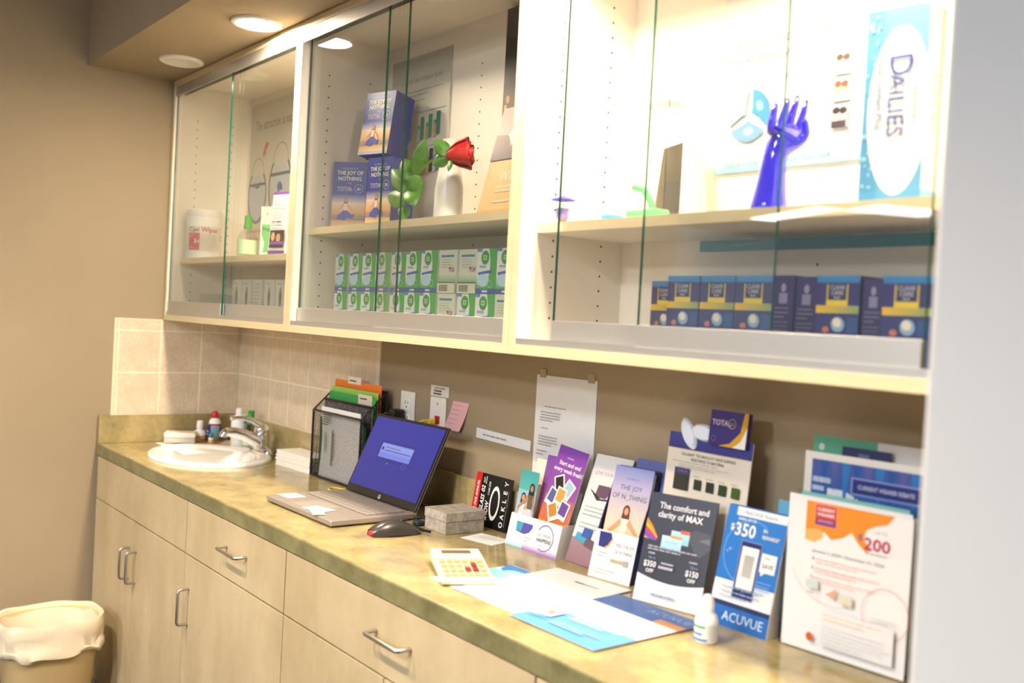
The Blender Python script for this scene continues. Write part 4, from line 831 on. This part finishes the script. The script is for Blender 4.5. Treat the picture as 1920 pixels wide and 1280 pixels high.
pr = Print().rect(0, 0, .46, .60, '#d9d3c0').text('The attraction is nat', .045, .50, .052, '#77736a', xs=.74)
pr.poly([(.13, .43), (.145, .445), (.165, .45), (.172, .44), (.16, .425), (.15, .42), (.148, .395), (.14, .405), (.128, .38), (.13, .405), (.112, .395), (.128, .418)], '#d2704a')
def bowl(x, y, s):
    pr.disc(x, y-.01, .07*s, .085*s, '#c4cad2'); pr.ring(x, y, .108*s, .012, '#5f6a8c', 130, 410, sx=.78); pr.ring(x, y+.085*s, .055*s, .005, '#9aa0b0', 0, 180, sx=1); pr.rect(x-.07*s, y+.035*s, x+.07*s, y+.045*s, '#5a6478'); pr.rect(x-.045*s, y-.102*s, x+.045*s, y-.096*s, '#8088a0')
bowl(.085, .255, 1.0); bowl(.285, .275, 1.15)
for k in range(5): pr.disc(.06+k*.012, .29+.006*math.sin(k*2), .009, .007, '#6a7484')
pr.poly([(.262, .28), (.285, .295), (.305, .28), (.31, .26), (.29, .265), (.275, .25)], '#2f68b0').para(.03, .40, .115, 2, .03, .010, '#dba884')
t = thing('fishbowl_poster', 'pale poster of two fishbowls standing at the back of the left cabinet', 'poster', (.056, -.0165, S1)); MB().box(0, 0, 0, .46, .003, .61).build('sheet', mat('pale_poster', (226, 222, 208), .5), t); pr.build('printed_face', t)
for k in range(5):
    nth = ('first', 'second', 'third', 'fourth', 'fifth')[k]
    pr = Print().rect(0, 0, .076, .138, '#e4e6e0')
    if k == 2: pr.para(.01, .066, .122, 9, .0125, .003, '#aab0a8')
    else: pr.rect(.006, .004, .07, .134, '#dfe3dc').poly([(.028, .05), (.026, .09), (.034, .115), (.044, .115), (.05, .09), (.048, .05)], '#8f968e').disc(.038, .08, .006, .02, '#555c56').rect(.022, .012, .056, .045, '#c4d2c2').para(.012, .066, .124, 1, .01, .003, '#9aa29a')
    carton('lens_care_box', f'white lens care box on the left cabinet floor, {nth} from the left', 'box', (.278+k*.0885+(.012 if k > 2 else 0), -.15), F0, 0, 0, .078, .07, .140, M_card, pr, group='white boxes on the left cabinet floor')
t = thing('clear_tray', 'dark tray holding a small clear plastic box on the left cabinet floor', 'tray', (.055, -.235, F0))
MB().box(0, 0, .043, .24, .12, .050).build('tray_plate', mat('dark_tray', (74, 66, 60), .5), t, bevel=.003)
MB().box(.01, .01, 0, .03, .11, .043).box(.21, .01, 0, .23, .11, .043).build('tray_feet', MATS['dark_tray'], t)
MB().box(.07, .02, .050, .19, .10, .085).build('clear_box', clear_material('frosted_plastic', (.80, .86, .88), .2), t, bevel=.004)

# ------------------------------------------------------------------ middle display cabinet contents
M_joy = mat('royal_blue_carton', (52, 66, 160), .4)
def joy_print(w, h):
    p = Print().rect(0, 0, w, h, '#31489e'); q = lambda f: f*h
    p.rect(0, q(.40), w, q(.52), '#d8c8c8', '#3c52a6').rect(0, q(.2), w, q(.40), '#e4a060', '#f2d8b8').rect(0, q(.12), w, q(.22), '#8c7c88', '#b89c88').rect(0, q(.05), w, q(.14), '#f0cfa0', '#d8a878').rect(0, 0, w, q(.05), '#b8bcd0')
    p.text('EXPERIENCE', w*.5, q(.885), w*.085, '#9aa4d8', 'C').text('THE JOY OF', w*.5, q(.81), w*.155, '#e8e0d0', 'C', bold=True, xs=.92).text('NOTHING', w*.5, q(.725), w*.155, '#e8e0d0', 'C', bold=True, xs=.95).text('with', w*.5, q(.675), w*.06, '#b0b4d8', 'C').text('TOTAL', w*.15, q(.58), w*.14, '#c8c0d0', bold=True).ring(w*.78, q(.605), w*.13, w*.014, '#b8b4c8').text('30', w*.78, q(.58), w*.12, '#e0d8d8', 'C', bold=True).rect(w*.15, q(.565), w*.55, q(.573), '#9a98b8')
    p.figure(w*.42, q(.13), h*.36, '#e0a888', '#a85a48', '#f0d8cc', '#4a58b0'); return p
carton('joy_box', 'royal blue sunset-printed box standing at the left end of the middle shelf', 'box', (1.106, -.200), S2, 42, 2, .102, .03, .196, M_joy, joy_print(.102, .196), group='blue display boxes')
carton('joy_box', 'royal blue sunset-printed box beside the rose, lower right of the three', 'box', (1.268, -.178), S2, 14, 1, .098, .085, .192, M_joy, joy_print(.098, .192), group='blue display boxes')
carton('joy_box', 'royal blue sunset-printed box leaning on top of the other two', 'box', (1.197, -.172), S2+.197, 16, 9, .112, .078, .182, M_joy, joy_print(.112, .182), group='blue display boxes')
pr = Print().rect(0, 0, .312, .5, '#ddd6c6').rect(0, .43, .312, .5, '#ccc8ba', '#bcbcae').text('Contact Lens Solution Guide', .165, .425, .022, '#8a867c', 'C', xs=.85).para(.03, .30, .398, 2, .012, .003, '#a8a296').para(.06, .26, .37, 1, .012, .003, '#b4aea2').rect(.13, .335, .30, .338, '#b8c4c0').rect(.13, .235, .29, .238, '#c8c8c4')
for k, (x, y, c, d) in enumerate([(.165, .255, '#3f9a64', '#c8d4c8'), (.207, .258, '#3a9a70', '#d0a088'), (.248, .262, '#2a8a74', '#d89880'), (.10, .258, '#8fa0b8', '#b8bcc0'), (.055, .255, '#7a8a9c', '#c0b8a8'), (.155, .155, '#7a7a9c', '#c8b8c4'), (.187, .158, '#9a6a88', '#d8c0c8'), (.222, .16, '#3c3c40', '#c8b060'), (.256, .163, '#6a88c8', '#d8c8d0'), (.09, .17, '#8ab070', '#c8b8a8'), (.045, .17, '#6a7a80', '#b8b0a0')]):
    pr.rect(x+.008, y, x+.026, y+.065, c).rect(x-.006, y-.006, x+.008, y+.032, d).rect(x-.003, y+.032, x+.005, y+.042, c)
pr.rect(.03, .01, .11, .14, '#b0a898')
t = thing('solution_guide_poster', 'pale solution guide poster behind the blue boxes', 'poster', (1.105, -.0165, S2+.012)); MB().box(0, 0, -.012, .312, .003, .502).build('sheet', MATS['pale_poster'], t); pr.build('printed_face', t)
t = thing('dark_frame', 'tall black panel with gold lower edge behind the orange leaflet', 'panel', (1.682, -.03, S2)); MB().box(0, 0, 0, .2, .012, .55).build('panel', mat('black_panel', (34, 28, 26), .4), t); Print().rect(0, .27, .2, .345, '#8c6a3c', '#3a2c22').disc(.02, .32, .008, .01, '#c8a060').disc(.012, .30, .006, .008, '#e0c080').build('gold_print', t)
pr = Print().rect(0, 0, .2, .135, '#eab27c').rect(0, 0, .2, .012, '#e29a62').text('WAR', .05, .082, .036, '#f4d8bc', slant=.12).para(.05, .19, .066, 2, .011, .004, '#f2d2b4').para(.05, .15, .03, 1, .01, .004, '#f6dcc8').rect(0, .135, .2, .265, '#6c5c68', '#cdb6ae').poly([(0, .2), (.05, .195), (.065, .165), (.09, .205), (.2, .22), (.2, .265), (0, .265)], '#d4c0ba').poly([(.045, .197), (.1, .25), (.16, .235), (.075, .165)], '#ece6ee')
card('orange_leaflet', 'peach and mauve leaflet leaning by the right divider of the middle cabinet', 'leaflet', (1.835, -.205), 0, 15, .2, .268, .002, M_card, pr, z=S2)
vs_ = thing('white_vase', 'slim white vase behind the rose leaves', 'vase', (1.60, -.125, S2)); MB().lathe([(.036, 0), (.038, .01), (.036, .09), (.029, .14), (.021, .165), (.020, .185), (.023, .215), (.019, .215), (.016, .185), (.016, .12)], 32, close=False).build('vase_body', mat('ivory_ceramic', (240, 236, 224), .3), vs_, smooth=True)
rs = thing('red_rose', 'red rose with green leaves lying in front of the white vase', 'flower', (0, 0, 0))
ry = -.20
MB().tube(smooth_path([(1.487, ry, 1.662), (1.515, ry, 1.715), (1.545, ry, 1.765), (1.60, ry+.005, 1.80), (1.66, ry, 1.812), (1.715, ry, 1.811)]), .003, 8).build('stem', mat('rose_stem', (120, 140, 50), .5), rs, smooth=True)
M_leaf = mat('rose_leaf', (66, 128, 44), .4, noise=(40, (96, 150, 64), 3, (1, 1, 1)))
def leaf(base, tip, width, curl):
    bv, tv = Vector(base), Vector(tip); d = tv-bv; L = d.length; e = Vector((.614, .789, 0)); nrm = Vector((.789, -.614, 0))
    side = d.cross(nrm).normalized()
    MB().sheet(lambda u, v: bv+d*v+side*((u-.5)*2*width*(math.sin(PI*min(1, v*.97+.03)**.8))**.8*.5)+nrm*(curl*math.sin(PI*v)-abs(u-.5)*.018*math.sin(PI*v)), 6, 10).build('leaf', M_leaf, rs, smooth=True, solid=.0006)
leaf((1.545, ry, 1.765), (1.498, ry-.004, 1.822), .052, .01); leaf((1.555, ry, 1.77), (1.61, ry-.01, 1.86), .042, .008); leaf((1.525, ry, 1.735), (1.448, ry-.006, 1.80), .05, .012)
leaf((1.515, ry, 1.71), (1.43, ry-.004, 1.735), .052, .012); leaf((1.53, ry, 1.74), (1.575, ry-.008, 1.695), .048, .012); leaf((1.508, ry, 1.70), (1.53, ry-.01, 1.66), .034, .008); leaf((1.565, ry, 1.775), (1.535, ry+.01, 1.72), .045, .01)
leaf((1.70, ry, 1.812), (1.655, ry-.012, 1.852), .038, .006); leaf((1.70, ry, 1.81), (1.652, ry-.012, 1.79), .036, .006); leaf((1.715, ry, 1.80), (1.722, ry-.012, 1.768), .012, .004)
M_rose = mat('red_petal', (196, 22, 24), .5, noise=(30, (168, 14, 18), 3, (1, 1, 1)))
ax = Vector((.66, .70, .10)).normalized(); bc = Vector((1.700, ry-.004, 1.810)); p1 = ax.orthogonal().normalized(); p2 = ax.cross(p1)
for k in range(11):
    a0 = k*2.399; R0 = .012+.0016*k; Ln = .070-.0014*k
    def pet(u, v, a0=a0, R0=R0, Ln=Ln, k=k):
        a = a0+(u-.5)*1.75; r = R0*(.35+.9*math.sin(PI*.5*min(1, v*1.25)))+(.008*(v-.72)*(1+k*.18) if v > .72 else 0)
        return bc+ax*(Ln*v*(1-.12*abs(u-.5)))+(p1*math.cos(a)+p2*math.sin(a))*r
    MB().sheet(pet, 8, 8).build('petal', M_rose, rs, smooth=True, solid=.0007)

ORD = ('first', 'second', 'third', 'fourth', 'fifth', 'sixth', 'seventh', 'eighth', 'ninth', 'tenth', 'eleventh')
def green_front():
    w, h = .0755, .1055
    p = Print().rect(0, 0, w, h, '#e8ece6').rect(w*.68, .012, w, h, '#3fae5c', '#5cbc74').rect(0, .0115, w, h*.36, '#38a858', '#cfe6dc').poly([(w*.60, h), (w, h), (w, .012), (w*.45, .012), (w*.62, h*.35), (w*.72, h*.62)], '#3fb05c')
    p.disc(w*.36, h*.3, w*.3, h*.14, '#bcdcec').rect(0, 0, w, .0115, '#2f5fa8').rect(w*.32, .0035, w*.6, .0085, '#cfdcf0').disc(w*.42, h*.80, w*.20, h*.155, '#2f9a50').rect(w*.33, h*.75, w*.51, h*.85, '#bfe0c4').rect(w*.36, h*.77, w*.41, h*.83, '#4aa866').rect(w*.43, h*.77, w*.48, h*.83, '#4aa866').rect(0, h*.93, w*.25, h, '#6f8fc8')
    p.poly([(w*.08, h*.47), (w*.1, h*.41), (w*.3, h*.44), (w*.78, h*.46), (w*.8, h*.53), (w*.4, h*.50)], '#2f6cb4').para(w*.15, w*.66, h*.58, 1, .01, .005, '#8fb8d8').ring(w*.72, h*.22, w*.12, w*.03, '#8fd0a0', n=14); return p
def green_side():
    w, h = .0755, .1055
    return Print().rect(0, 0, w, h, '#d8dcca').rect(0, .026, w, h*.45, '#7ab888', '#d8dcca').rect(.008, h*.83, w-.012, h*.88, '#3f7fb0').para(.012, w*.75, h*.76, 4, .006, .002, '#b4c4a8').rect(w*.62, h*.5, w*.88, h*.6, '#c8a0a0').rect(w*.62, h*.55, w*.74, h*.6, '#5a6490').rect(0, 0, w, .024, '#dcdcc8').rect(0, .0245, w, .0265, '#4a4a40').para(.008, w-.01, .004, 1, .01, .016, '#8c8c80')
gm = {}
for kind, p in (('f', green_front()), ('s', green_side())):
    t0 = bpy.data.objects.new('tmp', None); o = p.build('front_print', t0); gm[kind] = o.data; bpy.data.objects.remove(o); bpy.data.objects.remove(t0)
bodyo = MB().box(0, 0, 0, .0755, .11, .1055).build('carton_body', mat('green_white_carton', (214, 224, 212), .45), None, bevel=.001); bodym = bodyo.data
M_gs = mat('green_carton_side', (72, 160, 92), .45)
first = True
for row in (0, 1):
    for c in range(11):
        side = (row == 1 and c in (7, 8)) or (row == 0 and c in (7, 10))
        x = 1.114+c*.0772; dy = (.0, .004, .002, .0, .003, .001, -.002, .002, .008, .006, .006)[c]
        t = thing('solution_box', ('white and beige back' if side else 'green and white front') + f' of a solution box, {ORD[c]} from the left in the {"upper" if row else "lower"} row', 'box', (x, -.18+dy, F0+row*.1060), 0, 0, 'solution boxes in the middle cabinet')
        if first: o = bodyo; first = False
        else: o = bodyo.copy(); COL.objects.link(o)
        o.parent = t
        q = bpy.data.objects.new('front_print', gm['s' if side else 'f']); COL.objects.link(q); q.parent = t

# ------------------------------------------------------------------ right display cabinet contents
t = thing('parasol_cup', 'tiny mauve cup under a blue paper parasol', 'ornament', (2.158, -.218, S3))
MB().lathe([(.010, 0), (.011, .002), (.0085, .007), (.010, .01)], 20).build('cork_base', mat('cork', (150, 118, 84), .8), t, smooth=True)
MB().lathe([(.010, .010), (.0125, .013), (.0145, .032), (.0135, .032), (.011, .014)], 24, close=False).build('cup', mat('mauve_glass', (120, 104, 170), .2), t, smooth=True)
MB().tube([(0, 0, .012), (-.001, 0, .056)], .0009, 6).build('stick', mat('pale_wood', (190, 160, 110), .6), t)
MB().lathe([(.026, .049), (.013, .054), (.001, .058)], 12, close=False).build('parasol', mat('parasol_blue', (52, 50, 190), .5), t, solid=.0008)
t = thing('eye_model', 'pale clear plastic ball with green and blue pieces on the right shelf', 'model', (2.293, -.207, S3))
MB().ball((0, 0, .05), .042, .042, .04, 24, 14).build('ball', clear_material('milky_plastic', (.93, .94, .97), .06), t, smooth=True)
MB().lathe([(.02, 0), (.022, .01), (.015, .014)], 20, (.0, 0, 0)).build('blue_foot', mat('sky_plastic', (90, 180, 225), .35), t, smooth=True)
M_ltg = mat('light_green_plastic', (120, 220, 140), .35)
MB().tube(smooth_path([(.035, .02, .068), (.055, .025, .062), (.072, .03, .04), (.078, .03, .022)]), .007, 8).build('green_arm', M_ltg, t, smooth=True)
MB().box(.03, .005, .008, .11, .045, .022).build('green_foot', M_ltg, t, bevel=.004)
t = thing('acrylic_case', 'tall clear acrylic case behind the pale plastic ball', 'case', (2.276, -.158, S3), 3)
for bx in ((0, 0, 0, .10, .002, .235), (0, .002, 0, .002, .048, .235), (.098, .002, 0, .10, .048, .235), (.002, .002, .233, .098, .048, .235)): MB().box(*bx).build('clear_wall', M_thin, t)
t = thing('cream_bag', 'cream tapered card bag beside the clear case', 'bag', (2.334, -.062, S3), 3)
MB().add([(-.05, -.028, 0), (.055, -.028, 0), (.055, .028, 0), (-.055, .028, 0), (-.035, -.02, .16), (.035, -.02, .172), (.035, .02, .172), (-.035, .02, .16)], [(0, 3, 2, 1), (4, 5, 6, 7), (0, 1, 5, 4), (1, 2, 6, 5), (2, 3, 7, 6), (3, 0, 4, 7)]).build('bag_body', mat('cream_bag_paper', (244, 234, 214), .6), t, bevel=.004)
MB().box(-.02, -.0275, .03, .02, -.0235, .09).build('bag_label', M_card, t)
pr = Print().rect(0, 0, .34, .47, '#f0ede6').text('INTRODUCING A CONTACT LENS', .035, .345, .0215, '#5c5856', xs=.84).text('THAT REFRESHES WITH EVERY BLINK', .008, .316, .0215, '#5c5856', xs=.81).text('TRIPLE ACTION MOISTURE', .012, .275, .0145, '#706c6a', xs=.9).para(.16, .30, .29, 1, .01, .004, '#d8d4d0').para(.175, .235, .262, 2, .009, .003, '#d8d0cc').para(.18, .235, .225, 3, .02, .003, '#e0dad6')
for k in range(3):
    a = math.radians(90+120*k); cx, cy = .075+.024*math.cos(a), .215+.024*math.sin(a); c = ('#8fa8c8', '#6f98c4', '#3f8cb8')[k]
    o_ = [(.075+.05*math.cos(a+q*1.95), .215+.05*math.sin(a+q*1.95)) for q in [i/10 for i in range(11)]]
    i_ = [(.075+(.05-.042*math.sin(PI*q)**.55)*math.cos(a+q*1.95+.10*math.sin(PI*q)), .215+(.05-.042*math.sin(PI*q)**.55)*math.sin(a+q*1.95+.10*math.sin(PI*q))) for q in [1-i/10 for i in range(1, 10)]]
    pr.poly(o_+i_, c).disc(.075+.03*math.cos(a+1.1), .215+.03*math.sin(a+1.1), .011, .008, ('#b8cce0', '#a0c0dc', '#84bcd4')[k], rot=a+2.6)
for k, (c, d, e) in enumerate((('#f2ece6', '#e0b8a0', '#5a4238'), ('#ece4dc', '#e4a890', '#8a4a38'), ('#9c98ac', '#d8b4a4', '#2c2430'))):
    y = .262-k*.047; pr.rect(.255, y, .296, y+.042, c).disc(.27, y+.022, .007, .011, d).disc(.27, y+.03, .007, .006, e).disc(.284, y+.022, .007, .010, d).disc(.284, y+.029, .007, .006, e).rect(.262, y, .29, y+.012, ('#f0f0f0', '#e8e0dc', '#3c3640')[k])
pr.rect(.0, .108, .325, .142, '#86bccc', '#c0d8dc').text('CHECK YOUR', .02, .117, .0135, '#5c7284').text('FREE TRIAL PAIR*', .165, .117, .0145, '#4c6a80', xs=.95).para(.06, .30, .148, 2, .012, .004, '#c8ccd0')
t = thing('lens_poster', 'white contact lens poster with a blue swirl behind the blue hand', 'poster', (2.385, -.0165, S3)); MB().box(0, 0, 0, .34, .003, .47).build('sheet', M_card, t); pr.build('printed_face', t)

# glossy blue mannequin hand
def mannequin_hand():
    o3 = Vector((2.640, -.175, S3)); e = Vector((.614, .789, 0)); nn = Vector((.789, -.614, 0))
    def J(l, z, f=0.0): return o3+e*l+nn*f+Vector((0, 0, z))
    V = []; R_ = []; E_ = []
    def jt(p, r, par=None, ry_=None):
        V.append(p); R_.append((r, ry_ or r)); i = len(V)-1
        if par is not None: E_.append((par, i))
        return i
    a = jt(J(0, .002), .036); b_ = jt(J(0, .012), .033, a); c = jt(J(.002, .05), .0265, b_); d = jt(J(.004, .085), .0215, c); w = jt(J(.006, .105), .021, d)
    pm = jt(J(.012, .122, .004), .024, w); pk = jt(J(.020, .138, .004), .023, pm)
    # fingers: base lateral, base z, mid, tip
    for (bl_, bz, ml, mz, tl, tz, f, r) in ((-.008, .142, -.006, .160, -.001, .184, .012, .0072), (.009, .150, .015, .170, .021, .195, .004, .0072), (.026, .153, .032, .175, .039, .203, -.004, .0070), (.042, .146, .049, .170, .055, .197, -.008, .0068)):
        k0 = jt(J(bl_, bz-.004, f), .0088, pk); k1 = jt(J(ml, mz, f+.004), r, k0); k2 = jt(J((ml+tl)/2, (mz+tz)/2, f+.004), r*.85, k1); jt(J(tl, tz, f+.001), r*.5, k2)
    t0 = jt(J(.040, .118, .012), .0115, pm); t1 = jt(J(.050, .135, .020), .0085, t0); jt(J(.044, .158, .026), .0055, t1)
    me = bpy.data.meshes.new('h'); me.from_pydata(V, E_, []); ob = bpy.data.objects.new('h', me); COL.objects.link(ob)
    ob.modifiers.new('s', 'SKIN'); 
    for i, sv in enumerate(me.skin_vertices[0].data): sv.radius = R_[i]; sv.use_root = (i == 0)
    ss = ob.modifiers.new('u', 'SUBSURF'); ss.levels = 2; ss.render_levels = 2
    bpy.context.view_layer.update()
    m2 = bpy.data.meshes.new_from_object(ob.evaluated_get(bpy.context.evaluated_depsgraph_get()))
    bpy.data.objects.remove(ob); m2.materials.clear(); m2.materials.append(mat('glossy_blue_glaze', (44, 34, 200), .08, coat=.6)); m2.polygons.foreach_set('use_smooth', [True]*len(m2.polygons))
    return m2
hm = mannequin_hand(); ho = bpy.data.objects.new('mannequin_hand', hm); COL.objects.link(ho)
tag(ho, 'glossy cobalt blue mannequin hand standing on the right cabinet shelf', 'ornament')

pr = Print(); W_, H_ = .094, .288
pr.rect(0, 0, W_, H_, '#5a9cc4', '#68a8cc').rect(0, 0, W_*.3, H_, '#4a8fbc', '#5a9cc4').disc(W_*.58, H_*.47, W_*.50, H_*.43, '#e0e2e6', 40)
R = random.Random(5)
for k in range(26): pr.disc(R.uniform(.004, .022), R.uniform(.01, H_-.01), .0018+R.random()*.0016, .002+R.random()*.0018, '#9cc8dc', 10)
pr.text('D', W_*.42, H_*.76, .050, '#2c3c90', rot=-90, xs=.95).text('AILIES', W_*.42, H_*.655, .036, '#3a4688', rot=-90, xs=.98).text('AquaComfort Plus', W_*.22, H_*.77, .0165, '#4c5a80', rot=-90, xs=.9, slant=.1).text('CIBAVISION', W_*.80, H_*.62, .0125, '#4c7890', rot=-90, xs=.95)
p2_ = Print().rect(0, 0, .066, H_, '#e8eef2').disc(.03, H_*.5, .028, H_*.4, '#f4f6f8', 30).rect(0, 0, .066, .02, '#7cc4e8').text('DAILIES', .02, H_*.66, .026, '#5a6490', rot=-90)
carton('giant_lens_box', 'oversized pale blue and white lens box at the right end of the top shelf', 'box', (2.832, -.212), S3, 6, 0, W_, .066, H_, mat('sky_blue_carton', (140, 200, 232), .4), pr, p2_)
t = thing('teal_reflection_strip', 'narrow teal strip standing in for a reflection just under the right shelf', 'banner', (2.35, -.0135, 1.579)); MB().box(0, 0, 0, .5, .001, .022).build('strip', mat('teal_strip', (70, 150, 165), .4), t); Print().poly([(.05, .008), (.1, .014), (.18, .016), (.1, .01)], '#7ab8c4').build('strip_print', t)  # teal reflection below the shelf, modelled as a solid coloured strip

def cc_front(w, h):
    p = Print().rect(0, 0, w, h, '#283c78', '#33286e').rect(0, h*.92, w, h, '#2a74b8', '#3a90cc').rect(0, h*.59, w, h*.675, '#f0c030', n=6, right='#8fa86c')
    p.rect(w*.24, h*.66, w*.74, h*.905, '#d8b840').rect(w*.28, h*.735, w*.70, h*.905, '#2a2a58').rect(w*.24, h*.675, w*.74, h*.73, '#f0d040').text('CLEAR', w*.49, h*.85, w*.125, '#dcdce8', 'C', xs=.95).text('CARE', w*.49, h*.79, w*.125, '#dcdce8', 'C', xs=.95).text('PLUS', w*.49, h*.75, w*.065, '#dcdce8', 'C', bold=True)
    return p.disc(w*.54, h*.47, w*.15, h*.085, '#8fb4d4', rot=.9).disc(w*.52, h*.49, w*.09, h*.055, '#f0e4d0', rot=.9).disc(w*.26, h*.41, w*.08, h*.035, '#c8785c').rect(w*.75, h*.38, w, h*.55, '#285090').disc(w*.5, h*.2, w*.3, h*.1, '#3a4c88')
def cc_side(w, h):
    return Print().rect(0, 0, w, h, '#26254e', '#38296a').rect(w*.3, h*.68, w*.7, h*.80, '#8a86a8').disc(w*.5, h*.86, w*.12, h*.05, '#9a94b4').para(w*.12, w*.88, h*.62, 3, h*.05, h*.016, '#7a7898').para(w*.12, w*.88, h*.46, 5, h*.045, h*.014, '#6a6a90').rect(w*.2, h*.06, w*.75, h*.16, '#7a7080')
M_cc = mat('indigo_carton', (44, 42, 98), .35)
items = [('f', 2.325, .070, .140, -.118), ('f', 2.398, .078, .148, -.15), ('f', 2.479, .079, .148, -.15), ('f', 2.560, .080, .148, -.15), ('s', 2.641, .042, .148, -.15), ('s', 2.684, .042, .146, -.146), ('f', 2.731, .078, .147, -.155), ('s', 2.812, .036, .143, -.15), ('f', 2.851, .080, .146, -.158), ('f', 2.934, .08, .146, -.158)]
for k, (kind, x, w, h, y) in enumerate(items):
    carton('indigo_box', ('indigo and yellow' if kind == 'f' else 'narrow dark side of an indigo') + f' solution box, {ORD[k]} from left on the right cabinet floor', 'box', (x, y), F0, 0, 0, w, .09, h, M_cc, cc_front(w, h) if kind == 'f' else cc_side(w, h), group='indigo boxes in the right cabinet')

# ------------------------------------------------------------------ wastebasket
bk = thing('wastebasket', 'cream plastic wastebasket beside the sink cabinet', 'wastebasket', (.305, -.722, 0))
def sup(a, A, B, n=2.7):
    c, s = math.cos(a), math.sin(a); return (A*math.copysign(abs(c)**(2/n), c), B*math.copysign(abs(s)**(2/n), s))
def ringmesh(levels, n=56, close_bottom=True, wob=None):
    b = MB(); vs = []; fs = []
    for k, (A, B, z) in enumerate(levels):
        for i in range(n):
            a = 2*PI*i/n; x, y = sup(a, A, B); dz = wob(a, k) if wob else (0, 0); vs.append((x*(1+dz[0]), y*(1+dz[0]), z+dz[1]))
    for k in range(len(levels)-1):
        for i in range(n):
            j = (i+1) % n; fs.append((k*n+i, k*n+j, (k+1)*n+j, (k+1)*n+i))
    if close_bottom: fs.append(tuple(range(n-1, -1, -1)))
    return b.add(vs, fs)
M_bin = mat('cream_bin_plastic', (218, 190, 138), .4)
ringmesh([(.085, .115, .0), (.088, .118, .006), (.122, .150, .374), (.127, .155, .380), (.124, .152, .384), (.118, .146, .38), (.085, .112, .012)]).build('bin_body', M_bin, bk, smooth=True)
M_bag = mat('white_bin_liner', (212, 198, 174), .55, bump=(60, .5))
wob = lambda a, k: ((.012*math.sin(5*a+k)+.010*math.sin(11*a+2*k)+.005*math.sin(23*a+k), .007*math.sin(4*a+1.3*k)+.005*math.sin(9*a-k)) if k not in (3, 4) else (.003*math.sin(9*a), .002*math.sin(7*a)))
ln = ringmesh([(.074, .102, .10), (.090, .118, .22), (.104, .132, .33), (.122, .150, .388), (.131, .159, .392), (.135, .163, .378), (.134, .162, .350), (.131, .158, .318), (.136, .163, .306), (.136, .163, .292), (.130, .157, .288)], 72, False, wob).build('bin_liner', M_bag, bk, smooth=True)
MB().ball((-.03, -.172, .31), .02, .022, .022, 14, 8).build('liner_knot', M_bag, bk, smooth=True)
